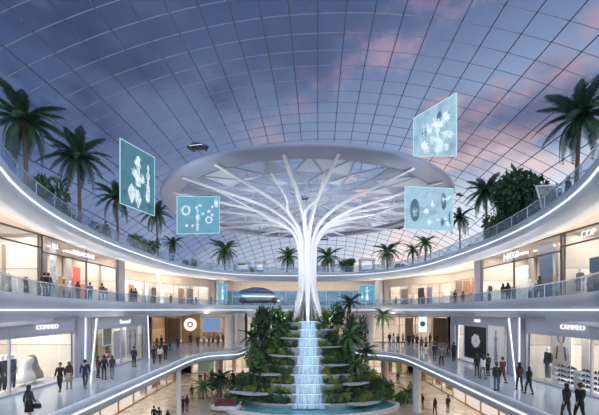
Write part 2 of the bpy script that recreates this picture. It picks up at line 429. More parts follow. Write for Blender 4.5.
def sign(e, x, z, txt, size, label, m=None, y=-.12):
    o = text_obj(txt, size, m or glow('lit white letters', (.95, .97, 1), 1.0)); o.name = 'shop_sign'
    p, rz = loc_on(e, x, y, z); o.location = p; o.rotation_euler = (R(90), 0, rz); tag(o, label, 'sign'); return o

# level two (upper gallery)
H2 = G3 - .8
eL2a = shopfront((-19.5, 6), (-19.5, 26.4), G2, H2, 4, 1.0, 6, hglass=True, transom=None, power=255)
eL2b = shopfront((-19.5, 26.4), (-19.5, 37.6), G2, H2, 2, 1.3, 6, hglass=False, hdr=glass('smoky header glass', (.85, .83, .83), .06, .28, (.70, .66, .66)), power=280)
eR2a = shopfront((19.5, 26.0), (19.5, 6), G2, H2, 4, 1.0, 6, hglass=True, power=255)
eR2b = shopfront((19.5, 37.6), (19.5, 26.0), G2, H2, 2, 1.3, 6, hdr=MATS['smoky header glass'], power=280)
eL2c = shopfront((-24.5, 40), (-24.0, 54), G2, H2, 6, 1.4, 5, hdr=M_SOFFIT, frame=M_STEEL, power=420, light=WARM, back=M_CREAM)
eL2d = shopfront((-24.0, 54), (-17.0, 66), G2, H2, 5, 1.4, 5, hdr=M_SOFFIT, frame=M_STEEL, power=250, light=CREAM)
eR2c = shopfront((24.0, 54), (24.5, 40), G2, H2, 6, 1.2, 5, hdr=M_SOFFIT, frame=M_STEEL, power=260, light=WARM, back=M_TAN)
eR2d = shopfront((17.0, 66), (24.0, 54), G2, H2, 5, 1.4, 5, hdr=M_SOFFIT, frame=M_STEEL, power=250, light=WARM)
BLUEG = mat('blue glazed wall', (.10, .20, .27), .15, noise=.5, nscale=.35, coat=.5)
eC2 = shopfront((-16.0, 69.5), (16.0, 69.5), G2, H2, 12, 1.9, 6, hdr=M_SOFFIT, frame=M_STEEL, power=260, light=(.55, .8, 1), back=BLUEG)
# level one
H1 = G2 - 1.25
eL1a = shopfront((-16.9, 9), (-16.2, 25.2), G1, H1, 3, 1.05, 6, hdr=M_GREYMET, frame=M_GREYMET, power=270)
eL1b = shopfront((-16.1, 27.0), (-15.7, 35.4), G1, H1, 2, .95, 5, hdr=M_GREYMET, frame=M_GREYMET, power=220)
eR1a = shopfront((16.2, 25.0), (16.9, 9), G1, H1, 3, 1.05, 6, hdr=M_GREYMET, frame=M_GREYMET, power=270)
eR1b = shopfront((15.7, 35.4), (16.1, 27.0), G1, H1, 2, .85, 5, hdr=M_GREYMET, frame=M_GREYMET, power=200)
eL1c = shopfront((-22.5, 53), (-10.2, 53), G1, H1, 5, .5, 6, hdr=M_SOFFIT, frame=M_GOLD, power=200, light=WARM, back=M_TAN)
eR1c = shopfront((10.2, 53), (22.5, 53), G1, H1, 5, .5, 6, hdr=M_SOFFIT, frame=M_GOLD, power=220, light=WARM, back=M_CREAM)
eC1 = shopfront((-9.0, 60), (9.0, 60), G1, H1, 6, .6, 6, hdr=M_SOFFIT, frame=M_STEEL, power=200, light=WARM)
# ground level
H0 = G1 - .75
eL0a = shopfront((-18.5, 26), (-18.5, 52), G0, H0, 8, .8, 6, hdr=M_SOFFIT, frame=M_GOLD, power=270, light=WARM, back=M_TAN)
eR0a = shopfront((18.5, 52), (18.5, 26), G0, H0, 8, .8, 6, hdr=M_SOFFIT, frame=M_GOLD, power=270, light=WARM, back=M_TAN)
eL0b = shopfront((-18.0, 58), (-1, 58), G0, H0, 6, .8, 6, hdr=M_SOFFIT, frame=M_GOLD, power=255, light=WARM)
eR0b = shopfront((1, 58), (18.0, 58), G0, H0, 6, .8, 6, hdr=M_SOFFIT, frame=M_GOLD, power=255, light=WARM)

def pier(name_n, x, y, w, d, z0, z1, m=M_FASCIA):
    mb = MB(); mb.box((x, y, (z0 + z1) / 2), (w, d, z1 - z0)); return struct(mb.build('wall_pier_%s' % name_n, m))
for n, a in enumerate([(-20.6, 38.6, 2.0, 1.4, G2, H2, M_GREYMET), (20.6, 38.6, 2.0, 1.4, G2, H2, M_GREYMET), (-16.6, 26.1, 1.2, 1.5, G1, H1, M_GREYMET), (16.6, 26.1, 1.2, 1.5, G1, H1, M_GREYMET),
                       (-16.6, 36.1, 1.6, 1.1, G1, H1, M_GREYMET), (16.6, 36.1, 1.6, 1.1, G1, H1, M_GREYMET),
                       (-16.6, 68.2, 1.0, 3.6, G2, H2, M_SOFFIT), (16.6, 68.2, 1.0, 3.6, G2, H2, M_SOFFIT), (-26.3, 39.9, 6.5, .5, G2, H2, M_SOFFIT), (26.3, 39.9, 6.5, .5, G2, H2, M_SOFFIT), (-19.8, 36.6, 5, .5, G1, H1, M_SOFFIT), (19.8, 36.6, 5, .5, G1, H1, M_SOFFIT), (-9.6, 56.5, .5, 7, G1, H1, M_SOFFIT), (9.6, 56.5, .5, 7, G1, H1, M_SOFFIT)]):
    pier(['left_upper', 'right_upper', 'left', 'right', 'left_end', 'right_end', 'far_left_upper', 'far_right_upper', 'left_return', 'right_return', 'left_lower_return', 'right_lower_return', 'far_left', 'far_right'][n], *a)
def column(x, y, z0, z1, r, label, m=M_SOFFIT):
    mb = MB(); mb.lathe([(r * 1.25, 0), (r * 1.25, .12), (r, .16), (r, z1 - z0 - .3), (r * 1.2, z1 - z0 - .12), (r * 1.2, z1 - z0)], 20)
    o = mb.build('column', m, None, True); o.location = (x, y, z0); tag(o, label, 'column'); return o
column(-8.9, 44.5, G1, H1, .55, 'round beige column left of the planted cascade on the lower gallery')
column(8.9, 44.5, G1, H1, .55, 'round beige column right of the planted cascade on the lower gallery')
column(15.2, 66.8, G2, H2, .75, 'round white column right of the blue glazed wall on the upper gallery', M_WHITE)
column(-15.2, 66.8, G2, H2, .75, 'round white column left of the blue glazed wall on the upper gallery', M_WHITE)
column(-11.9, 34.5, G0, H0, .22, 'slim white column on the ground floor below the left gallery', M_WHITE)
column(12.1, 36.0, G0, H0, .4, 'pale column on the ground floor below the right gallery', M_WHITE)
column(-10.8, 47.0, G0, H0, .5, 'beige ground floor column behind the pool at left')
column(11.6, 47.5, G0, H0, .5, 'beige ground floor column behind the escalator at right')

# soffit downlight strips (lamps of the galleries)
def soffit_lamps(pathf, off, z, w, name, m, every, lab):
    pts = pathf(off); mb = MB(); acc = 0
    for i in range(len(pts) - 1):
        a, b = pts[i], pts[i + 1]; mb.bar((a.x, a.y, z), (b.x, b.y, z), w, .03)
    return struct(mb.build(name, m))
soffit_lamps(upper_path, 3.0, H1 - .03, .16, 'trim_13', M_STRIPW, 0, '')
soffit_lamps(upper_path, 1.2, H1 - .12, .01, 'trim_14', M_SOFFIT, 0, '')
for i, (x, y, l, z, rzd) in enumerate([(-14.0, 20, 24, H1 - .05, 0), (14.0, 20, 24, H1 - .05, 0)]):
    area('gallery_lamp', (x, y, z), (0, 0, 0), (1.2, l), 230, (.93, .95, 1))
area('gallery_lamp', (-15, 46, H1 - .05), (0, 0, 0), (10, 8), 190, WARM); area('gallery_lamp', (15, 46, H1 - .05), (0, 0, 0), (10, 8), 190, WARM)
for sx in (-1, 1):
    area('gallery_lamp', (sx * 16.9, 26, H2 - .06), (0, 0, 0), (1.6, 22), 190, CREAM)
    area('gallery_lamp', (sx * 20, 52, H2 - .06), (0, 0, 0), (5, 16), 260, WARM)
    area('ground_lamp', (sx * 14.5, 42, H0 - .06), (0, 0, 0), (4, 22), 170, WARM)
area('gallery_lamp', (0, 65.5, H2 - .06), (0, 0, 0), (22, 2), 220, CREAM)
for sx in (-1, 1):      # added fill lights at floor height, brightening the soffits
    up_pts = [p for p in upper_path(1.0) if p.x * sx > 0 and 9 < p.y < 60]
    for q in range(0, len(up_pts), 3): area('soffit_fill_light', (up_pts[q].x, up_pts[q].y, G2 + .08), (180, 0, 0), (.3, .3), 110, WARM, 150)
    area('soffit_fill_light', (sx * 20.5, 50, G2 + .08), (180, 0, 0), (3, 14), 420, WARM, 140)
area('soffit_fill_light', (0, 66.5, G2 + .08), (180, 0, 0), (26, 1.2), 420, WARM, 140)
area('ground_lamp', (0, 54.5, H0 - .06), (0, 0, 0), (26, 4), 130, WARM)

# ------------------------------------------------------------------ light columns on the lower gallery
def light_column(p, q, label):
    t = thing('light_column', label, 'light', (p[0], p[1], p[2])); d = Vector(q) - Vector(p)
    mb = MB(); mb.bar((0, 0, 0), d, .11, .10); mb.build('housing', M_WHITE, t)
    mb = MB(); n = Vector((0, -.075, 0)); mb.bar(n, d + n, .05, .03); mb.build('light_strip', M_STRIP, t)
def lc(px0, px1, Y, side, what):
    light_column(ground(px0, Y, G1), ground(px1, Y, H1), what)
lc(91, 97, 23.4, 0, 'slanted white light column left of the second lower left shop')
lc(85.5, 86, 25.0, 0, 'upright white light column on the grey pier at left')
lc(515.5, 508.5, 23.4, 0, 'slanted white light column in front of the right grey pier')
lc(519, 519, 25.0, 0, 'upright white light column on the grey pier at right')
lc(149.5, 148, 35.2, 0, 'thin light column at the far end of the left shops')
lc(458, 459, 35.2, 0, 'thin light column at the far end of the right shops')
lc(168.5, 168.5, 0.1, 0, 'x') if False else None
# white leaning column at the upper left gallery
mb = MB(); mb.tube([(0, 0, 0), (.1, 0, 1.6), (-.2, 0, 3.4), (-.5, 0, H2 - G2)], [.3, .22, .2, .34], 12)
o = mb.build('column', M_WHITE, None, True); o.location = ground(161.5, 49.5, G2); tag(o, 'white leaning tapered column on the upper left gallery', 'column')

# ------------------------------------------------------------------ balustrades
def balustrade(pathf, z, label, i0, i1, h=1.05, off=.28, step=1):
    pts = pathf(off)[i0:i1]
    # resample
    d = [0]
    for i in range(1, len(pts)): d.append(d[-1] + (pts[i] - pts[i - 1]).length)
    L = d[-1]; n = max(2, int(L / 2.6)); rs = []
    for k in range(n + 1):
        s_ = L * k / n; j = max(i for i in range(len(d)) if d[i] <= s_ + 1e-6); j = min(j, len(pts) - 2)
        f = (s_ - d[j]) / max(1e-6, d[j + 1] - d[j]); rs.append(pts[j].lerp(pts[j + 1], f))
    t = thing('glass_balustrade', label, 'railing', (rs[0].x, rs[0].y, z)); o = rs[0]
    V = lambda p, zz: (p.x - o.x, p.y - o.y, zz)
    for k in range(n):
        a, b = rs[k], rs[k + 1]; u = (b - a).normalized() * .04
        mb = MB(); mb.bar(V(a + u, h / 2 + .04), V(b - u, h / 2 + .04), .02, h - .06); mb.build('glass_panel', M_RAIL, t)
    mb = MB(); mb.tube([V(p, h + .06) for p in rs], .035, 6); mb.build('handrail', M_STEEL, t)
    for p in rs:
        mb = MB(); mb.bar(V(p, .16), V(p, h + .04), .045); mb.build('post', M_STEEL, t)
nu = len(upper_path()); mid = nu // 2; nl = len(lo)
balustrade(upper_path, G3, 'glass balustrade with steel handrail along the left roof terrace edge', 0, mid + 1)
balustrade(upper_path, G3, 'glass balustrade with steel handrail along the right roof terrace edge', mid, nu)
balustrade(upper_path, G2, 'glass balustrade along the upper left gallery', 0, mid + 1, .95)
balustrade(upper_path, G2, 'glass balustrade along the upper right gallery', mid, nu, .95)

# ------------------------------------------------------------------ ring canopy under the roof
RC = Vector((.8, 42.0)); RZ = EZ + 11.95; RO, RI = 16.3, 14.3
ring = thing('ring_canopy', 'huge pale ring canopy with triangulated truss above the white tree sculpture', 'canopy', (RC.x, RC.y, RZ))
M_RING = mat('lavender grey ring', (.34, .38, .52), .45, noise=.05, nscale=.5)
mb = MB(); n = 96
prof = [(RI, .0), (RI - .05, .35), (RI + .2, .5), (RO - .2, .5), (RO, .35), (RO - .05, .08), (RO - .3, 0), (RI + .2, -.02), (RI, 0)]
rings = [[(r * cos(2 * pi * i / n), r * sin(2 * pi * i / n), z) for r, z in prof] for i in range(n + 1)]
mb.loft(rings, cap=False); mb.build('ring_band', M_RING, ring, True)
rad = [RI, 10.2, 6.6, 3.0]; cnt = 24
def node(k, i):
    a = 2 * pi * (i + (.5 if k % 2 else 0)) / cnt; return Vector((rad[k] * cos(a), rad[k] * sin(a), .30 + .32 * k))
mb = MB(); random.seed(3); tri = []
for k in range(4):
    for i in range(cnt):
        mb.bar(node(k, i), node(k, i + 1), .12 if k else .1, .14)
        if k < 3:
            if k % 2 == 0: pr = [(i, i), (i, i - 1)]; tri += [(node(k, i), node(k, i + 1), node(k + 1, i)), (node(k + 1, i - 1), node(k + 1, i), node(k, i))]
            else: pr = [(i, i), (i, i + 1)]; tri += [(node(k, i), node(k, i + 1), node(k + 1, i + 1)), (node(k + 1, i), node(k + 1, i + 1), node(k, i))]
            for a, b in pr: mb.bar(node(k, a), node(k + 1, b), .15, .14)
mb.build('truss', mat('light grey truss', (.42, .46, .58), .4, noise=.05), ring)
M_PANEL = mat('white roof panel', (.70, .76, .86), .5, noise=.05); M_PANEL2 = mat('grey roof panel', (.36, .41, .54), .5, noise=.08)
M_PANEL3 = glass('frosted roof panel', (.75, .82, .92), .1, .35, (.7, .78, .9))
random.shuffle(tri)
for j, t3 in enumerate(tri[:80]):
    c = (t3[0] + t3[1] + t3[2]) / 3; p = [v.lerp(c, .1) for v in t3]; mb = MB()
    dz = Vector((0, 0, .12)); mb.add([*p, *[v + dz for v in p]], [(0, 2, 1), (3, 4, 5), (0, 1, 4, 3), (1, 2, 5, 4), (2, 0, 3, 5)])
    mb.build('roof_panel', M_PANEL if j % 3 == 0 else M_PANEL2 if j % 3 == 1 else M_PANEL3, ring)

# ------------------------------------------------------------------ white tree sculpture
TX, TY, TZ = .95, 42.0, EZ - 1.35
tree = thing('tree_sculpture', 'tall white branching tree sculpture rising from the top of the planted cascade', 'sculpture', (TX, TY, TZ))
def bez(pts, n):
    P = [Vector(p) for p in pts]; out = []
    m = len(P)
    for s_ in range(m - 1):
        p0 = P[max(0, s_ - 1)]; p1 = P[s_]; p2 = P[s_ + 1]; p3 = P[min(m - 1, s_ + 2)]
        for i in range(n):
            t = i / n; out.append(.5 * ((2 * p1) + (-p0 + p2) * t + (2 * p0 - 5 * p1 + 4 * p2 - p3) * t * t + (-p0 + 3 * p1 - 3 * p2 + p3) * t ** 3))
    out.append(P[-1]); return out
BZ = 1.35
def pol(a, r, z): return (r * sin(a), -r * cos(a), z + BZ)        # a = 0 points at the camera
random.seed(11)
azs = [(-8, 15.4, 1.5), (7.5, 15.4, 1.5), (-30, 15.6, 1.1), (-47, 15.6, 1.1), (-64, 15.3, 1.1), (-84, 15.0, 1), (-106, 12.5, .9), (-140, 9.5, .8), (-168, 8, .7),
       (34, 15.4, 1.1), (52, 15.6, 1.1), (70, 15.4, 1.1), (90, 14.4, 1), (112, 12.0, .9), (146, 9.5, .8)]
for i, (ad, rr, th) in enumerate(azs):
    a = R(ad); droop = -1.2 if abs(ad) > 105 else 0
    hz = random.uniform(-.3, .3)
    ab = R(round(ad / 52) * 52)
    pts = [pol(ab * .9 + a * .1, 2.15, -1.3), pol(ab * .7 + a * .3, 1.35, .7), pol(a, .92, 3.2), pol(a, .9, 6.4), pol(a, 1.2, 8.2 + hz), pol(a, 2.5, 9.8 + hz), pol(a, 5.6, 11.0 + hz * .5 + droop * .4), pol(a, rr * .68, 11.5 + droop * .8), pol(a, rr, 11.85 + droop)]
    ps = bez(pts, 5); k = len(ps)
    rs = [.125 + .145 * min(1, j / k * 2.0) * th * (1.12 - j / k) + .03 * (1 - j / k) for j in range(k)]
    mb = MB(); mb.tube(ps, rs, 8, .8); br = mb.build('branch', M_TREE, tree, True)
    if i % 2 == 0:   # fork
        for sg in (1,):
            a2 = a + sg * R(random.uniform(10, 17)); s0 = pts[5 if sg > 0 else 6]
            r0 = 2.6 if sg > 0 else 5.6; z0 = s0[2] - BZ
            f = bez([s0, pol(a + (a2 - a) * .35, r0 + 2.4, z0 + .75), pol(a2, r0 + 5.4, z0 + 1.15 + droop * .3), pol(a2, min(rr, r0 + 9.5), 11.85 + droop * .9)], 5)
            kk = len(f); mb = MB(); mb.tube(f, [.8 * th * (.12 * (1 - j / kk) + .08) for j in range(kk)], 7, .8); mb.build('twig', M_TREE, br, True)
mb = MB(); mb.tube([(0, 0, 0), (0, 0, 3), (0, 0, 7.5), (0, 0, 9.6)], [.5, .32, .3, .15], 14); mb.build('trunk_core', mat('pale steel core', (.45, .50, .62), .35, noise=.04), tree, True)

for i in range(6):      # added fill lights around the sculpture's foot, brightening its branches
    a = 2 * pi * i / 6 + .5; area('tree_fill_light', (TX + 3.3 * cos(a), TY + 3.0 * sin(a), TZ + .25), (180, 0, 0), (.8, .8), 80, (.92, .95, 1), 130)
def aim(name, loc, target, size, power, color, spread):
    o = area(name, loc, (0, 0, 0), size, power, color, spread); d = Vector(target) - Vector(loc); o.rotation_euler = d.to_track_quat('-Z', 'Y').to_euler(); return o
for x, y in ((-17.5, 33), (17.5, 33), (-15.5, 22), (15.5, 22), (-16.5, 56), (16.5, 56)):     # added fill lights at the terrace edge, aimed to whiten the branches
    aim('branch_fill_light', (x, y, G3 + .3), (.9, 39, EZ + 10.5), (.6, .6), 190, (.94, .96, 1), 50)
# ------------------------------------------------------------------ plants
def frond_mesh(L, droop, m, n=13, w=.62, seed=0):
    rnd = random.Random(seed); mb = MB(); sp = []
    for i in range(n + 1):
        t = i / n; sp.append(Vector((L * (t - .12 * t * t * droop), 0, L * (.42 * t - (.50 + .55 * droop) * t * t))))
    mb.tube(sp, [.035 * (1 - .8 * i / n) * L / 3 for i in range(n + 1)], 4)
    for i in range(1, n + 1):
        for half in (0, .5):
            t = (i - half) / n; p = sp[i].lerp(sp[i - 1], half); d = (sp[min(i + 1, n)] - sp[i - 1]).normalized()
            ll = w * L / 3 * (sin(pi * min(1, t * .86 + .14)) ** .6) * rnd.uniform(.85, 1.15)
            for sgn in (-1, 1):
                side = Vector((0, sgn, 0)); tip = p + (side * .75 + d * .75 + Vector((0, 0, -.38))).normalized() * ll * 1.25
                wd = d * .07 * L / 3; mid_ = p.lerp(tip, .5) + Vector((0, 0, .03))
                mb.add([p - wd * .5, p + wd, mid_ + wd, tip, mid_ - wd * .8], [(0, 1, 2, 4), (4, 2, 3)])
    return mb.mesh('frond', m)
FR = {}
def frond(kind, di):
    k = (kind, di)
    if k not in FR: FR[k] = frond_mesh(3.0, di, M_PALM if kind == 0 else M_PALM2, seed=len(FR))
    return FR[k]
def palm(base, crown_z, rad_, label, kind=0, nf=20, lean=(0, 0), group=None, seed=0, name='palm_tree'):
    rnd = random.Random(seed * 13 + 5); h = crown_z - base[2]
    t = thing(name, label, 'palm tree', base, 0, group)
    sc = rad_ / 3.0
    n = 7; ps = [Vector((lean[0] * (i / n) ** 2, lean[1] * (i / n) ** 2, h * i / n)) for i in range(n + 1)]
    tr = max(.1, .055 * rad_)
    mb = MB(); mb.tube(ps, [tr * (1.5 if i == 0 else 1.05 - .3 * i / n) for i in range(n + 1)], 8); mb.ell(ps[-1], (tr * 1.6, tr * 1.6, tr * 2.2), 8, 5)
    mb.build('trunk', M_TRUNK, t, True)
    for i in range(nf):
        tier = i % 3; a = 2 * pi * i / nf * 1.0 + rnd.uniform(-.2, .2) + tier * .3
        o = bpy.data.objects.new('frond', frond(kind, (.35, .8, 1.25)[tier])); C.objects.link(o); o.parent = t
        o.location = ps[-1] + Vector((0, 0, tr)); s_ = sc * rnd.uniform(.88, 1.08) * (1.12, 1.1, 1.0)[tier]
        o.rotation_euler = (rnd.uniform(-.2, .2), (R(-42), R(-12), R(22))[tier] + rnd.uniform(-.12, .12), a); o.scale = (s_, s_, s_)
    return t
BM_ = {}
def bush_mesh(kind, seed):
    k = (kind, seed)
    if k in BM_: return BM_[k]
    rnd = random.Random(seed * 7 + kind); mb = MB()
    clumps = [(Vector((rnd.uniform(-.55, .55), rnd.uniform(-.55, .55), rnd.uniform(.35, 1.0))), rnd.uniform(.32, .5)) for _ in range(8)]
    if kind == 3:    # fern / grass like: arching blades
        for i in range(70):
            a = rnd.uniform(0, 2 * pi); L = rnd.uniform(.7, 1.15); up_ = rnd.uniform(.5, 1.3); w = .05; d = Vector((cos(a), sin(a), 0)); s_ = Vector((-sin(a), cos(a), 0)) * w
            p = [Vector((0, 0, 0)) + d * .05, d * L * .45 + Vector((0, 0, up_ * .75)), d * L * .95 + Vector((0, 0, up_ * .55))]
            mb.add([p[0] - s_ * .5, p[0] + s_ * .5, p[1] + s_, p[1] - s_, p[2]], [(0, 1, 2, 3), (3, 2, 4)])
        BM_[k] = mb.mesh('foliage', M_LEAF[rnd.choice([1, 2])]); return BM_[k]
    for c, r in clumps:
        for i in range(85):
            d = Vector((rnd.gauss(0, 1), rnd.gauss(0, 1), rnd.gauss(0, 1))).normalized(); p = c + d * r * rnd.uniform(.65, 1.05)
            if p.z < .05: continue
            u = d.cross(Vector((rnd.uniform(-1, 1), rnd.uniform(-1, 1), rnd.uniform(-1, 1)))).normalized(); v = (d + u.cross(d) * .8).normalized()
            s_ = rnd.uniform(.07, .13); u *= s_ * .5; v *= s_ * 1.1
            mb.add([p - v, p + u, p + v, p - u], [(0, 1, 2, 3)])
    BM_[k] = mb.mesh('foliage', M_LEAF[kind]); return BM_[k]
STEM = None
def bush(base, r, h, label, kind=0, seed=0, name='shrub', cat='shrub', group=None, sy=1):
    global STEM
    if STEM is None:
        mb = MB()
        for a in range(4): mb.tube([(0, 0, 0), (.06 * cos(a * 1.6), .06 * sin(a * 1.6), .25), (.3 * cos(a * 1.6), .3 * sin(a * 1.6), .75)], [.04, .03, .012], 5)
        STEM = mb.mesh('stem', M_TRUNK)
    t = thing(name, label, cat, base, random.uniform(0, 6.28), group)
    o = bpy.data.objects.new('foliage', bush_mesh(kind, seed % 3)); C.objects.link(o); o.parent = t; o.scale = (r, r * sy, h)
    if kind != 3:
        o = bpy.data.objects.new('stem', STEM); C.objects.link(o); o.parent = t; o.scale = (r, r, h * .8)
    return t
def tree_round(base, h, r, label, seed=0, kind=0):
    t = thing('broadleaf_tree', label, 'tree', base, seed)
    mb = MB(); mb.tube([(0, 0, 0), (.1, 0, h * .35), (0, .1, h * .65)], [.14, .1, .06], 8)
    for a in (0, 2.1, 4.2): mb.tube([(0, 0, h * .35), (r * .4 * cos(a), r * .4 * sin(a), h * .65)], [.07, .03], 6)
    mb.build('trunk', M_TRUNK, t, True)
    for i, (x, y, z, s_) in enumerate([(0, 0, .35, 1), (.5, .2, .25, .7), (-.5, -.1, .3, .75), (.1, .4, .55, .6)]):
        o = bpy.data.objects.new('foliage', bush_mesh(kind, i % 3)); C.objects.link(o); o.parent = t; o.location = (x * r, y * r, z * h); o.scale = (r * s_, r * s_, h * .6 * s_)
    return t

# roof terrace palms (pixel column, crown row, distance, frond reach)
TP = [(27, 121, 27, 2.9, 'largest dark palm on the roof terrace at the far left edge'),
      (80, 158, 33, 2.9, 'second palm from the left on the roof terrace, standing clear against the roof'),
      (118, 198, 36.5, 2.3, 'palm behind the left edge of the tall hologram screen'),
      (158, 214, 45, 2.4, 'palm right of and below the tall hologram screen'),
      (173, 243, 56, 1.9, 'small palm on the far left terrace below the square hologram'),
      (225, 251, 66, 3.1, 'palm on the far terrace left of the white tree sculpture'),
      (287, 257, 67, 2.7, 'palm close left behind the white tree trunk on the far terrace'),
      (328, 257, 67, 3.0, 'palm close right behind the white tree trunk on the far terrace'),
      (387, 252, 66, 2.9, 'palm on the far right terrace beside the white arch kiosk'),
      (413, 250, 62, 2.0, 'smaller palm of the pair on the right terrace'),
      (425, 243, 60, 2.3, 'taller palm of the pair on the right terrace'),
      (460, 218, 50, 2.3, 'palm just right of the lower right hologram'),
      (487, 192, 42, 2.6, 'palm on the right terrace left of the leafy tree'),
      (576, 118, 26.5, 3.0, 'largest palm at the right edge of the roof terrace')]
for i, (px, py, Y, r, lab) in enumerate(TP):
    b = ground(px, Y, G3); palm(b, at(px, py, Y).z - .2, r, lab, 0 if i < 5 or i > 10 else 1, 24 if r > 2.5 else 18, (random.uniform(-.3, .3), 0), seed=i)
tree_round(ground(522, 32, G3), 5.6, 2.6, 'bushy leafy tree on the right roof terrace', 1, 0)
tree_round(ground(503, 38, G3), 3.6, 1.8, 'lower leafy tree left of the bushy one on the right terrace', 2, 0)
tree_round(ground(546, 31, G3), 3.8, 1.6, 'leafy tree right of the bushy one on the right terrace', 3, 0)
tree_round(ground(318 + 28, 66.5, G3), 3.0, 2.0, 'round leafy tree beside the palm behind the white trunk', 4, 1)
for i, (px, Y, r, h, lab) in enumerate([(42, 25.5, 1.5, 2.6, 'dark shrub at the foot of the leftmost palm'), (62, 29.5, 1.4, 2.2, 'dark shrub between the two leftmost terrace palms'),
    (100, 35, 1.2, 1.6, 'low shrub on the left terrace right of the second palm'), (136, 40, 1.1, 1.6, 'low shrub under the tall hologram screen'), (150, 43, 1.2, 1.8, 'rounded shrub beside the palm under the tall screen'),
    (189, 60, 1.4, 1.9, 'shrub on the far left terrace below the square hologram'), (240, 66.5, 1.6, 2.0, 'shrub right of the far left terrace palm'), (252, 67.5, 1.2, 1.5, 'small shrub before the white arch kiosks'),
    (312, 66, 1.5, 1.6, 'low shrub directly behind the white trunk on the terrace'), (350, 68, 1.5, 1.8, 'shrub on the far terrace right of the white trunk'), (400, 64, 1.4, 1.7, 'shrub between the far right terrace palms'),
    (442, 57, 1.4, 1.8, 'shrub on the right terrace under the lower hologram'), (470, 46, 1.2, 1.6, 'shrub between the two mid right terrace palms'), (498, 36, 1.4, 2.2, 'dark shrub left of the leafy tree on the right terrace'),
    (562, 26, 1.2, 1.7, 'shrub at the foot of the largest right palm')]):
    bush(ground(px, Y, G3), r, h, lab, i % 2, i)

# ------------------------------------------------------------------ cascade: planted terraces, waterfall and pool
CX = .95
def tier_geo(k):      # half width, front Y, top z
    return 9.3 - .72 * k, 36.0 + .42 * k, .75 + .93 * k
NT = 10
casc = thing('cascade_terraces', 'stepped white planted cascade island below the white tree sculpture', 'planter', (CX, 42, 0))
def outline(hw, yf, wob, seed, n=40):
    rnd = random.Random(seed); ph = rnd.uniform(0, 6); dep = min(8.2, 4 + hw * .5) ; yb = min(yf + dep * 1.3, 49)
    cyy = (yf + yb) / 2; ry = (yb - yf) / 2; pts = []
    for i in range(n):
        a = 2 * pi * i / n; w = 1 + wob * sin(3 * a + ph) + wob * .6 * sin(5 * a + ph * 2)
        x = hw * w * cos(a); y = cyy - 42 + ry * (1 if abs(sin(a)) < .7 else 1) * sin(a)
        if hw > 6.2: # keep clear of the gallery edge behind
            x = max(-6.4 - max(0, 40.0 - (y + 42)) * 1.6, min(6.4 + max(0, 40.0 - (y + 42)) * 1.6, x)) if y + 42 > 38 else x
        pts.append((x, y))
    return pts
for k in range(NT):
    hw, yf, zt = tier_geo(k); pts = outline(hw, yf, .05, k + 2); mb = MB(); zb = zt - .93
    if k >= 5: pts = [(x * .98, y) for x, y in pts]
    rings = [[(x * .93, y * .97, max(0, zb)) for x, y in pts], [(x * .97, y * .99, zt - .25) for x, y in pts], [(x, y, zt - .22) for x, y in pts], [(x, y, zt) for x, y in pts], [(x * .97, y * .985, zt + .01) for x, y in pts]]
    mb.loft(rings, cap=True); mb.build('terrace', M_ROCK, casc)
    mb = MB(); mb.loft([[(x * .955, y * .975, zt - .02) for x, y in pts], [(x * .955, y * .975, zt + .05) for x, y in pts]]); mb.build('soil', M_SOIL, casc)
fall = thing('waterfall', 'white stepped waterfall running down the middle of the planted cascade', 'waterfall', (CX, 36, 0))
for k in range(NT):
    hw, yf, zt = tier_geo(k); w = 1.42 - .075 * k + (.2, -.06, .04, .22, -.08, .08, -.04, .14, .0, .05)[k]; mb = MB(); n = 14
    yb = tier_geo(k + 1)[1] - .12 if k < NT - 1 else yf + 2
    prev = tier_geo(k - 1)[2] + .1 if k else .4
    rows = []
    for (yy, zz, ws) in ((yb, zt + .12, .95), (yf - .02, zt + .13, 1), (yf - .16, zt + .03, 1.02), (yf - .24, (zt + prev) / 2, 1.04), (yf - .27, prev, 1.06)):
        rows.append([(w * ws * (2 * j / n - 1), yy - 36 + .05 * sin(j * 2.3 + k), zz) for j in range(n + 1)])
    mb.loft(rows, cap=False, closed=False); mb.build('water_sheet', M_FALL, fall, True)
    mb = MB(); mb.box((0, yf - 36 - .03, zt + .06), (w * 2.7, .34, .10)); mb.build('ledge', M_WHITE, fall)
    area('water_fill_light', (CX, yf - 1.1, zt + .5), (75, 0, 0), (w * 1.6, .3), 5, (.7, .87, 1), 140) if k < NT else None  # unseen lamp added in front of each step to brighten the water
# side ledges with white lips
for i, (sx, k, x0, x1) in enumerate([(-1, 7, 1.4, 3.6), (1, 8, 1.4, 3.4), (-1, 5, 1.6, 4.4), (1, 6, 1.4, 4.0), (-1, 3, 3.0, 6.4), (1, 4, 1.6, 4.8), (-1, 1, 4.2, 8.4), (1, 2, 3.6, 6.6), (1, 0, 4.0, 7.6)]):
    hw, yf, zt = tier_geo(k); mb = MB(); n = 14; rows = []
    for j in range(n + 1):
        t = j / n; x = sx * (x0 + (x1 - x0) * t); y = yf - 42 - .75 * sin(pi * min(1, t * .8 + .15)) + .9 * t * t; dpt = 1.1 * sin(pi * (.12 + .8 * t)) + .15
        rows.append([(x, y, zt + .06), (x, y, zt + .16), (x, y + dpt, zt + .16), (x, y + dpt, zt + .06)])
    mb.loft(rows); mb.build('ledge', M_ROCK, casc)
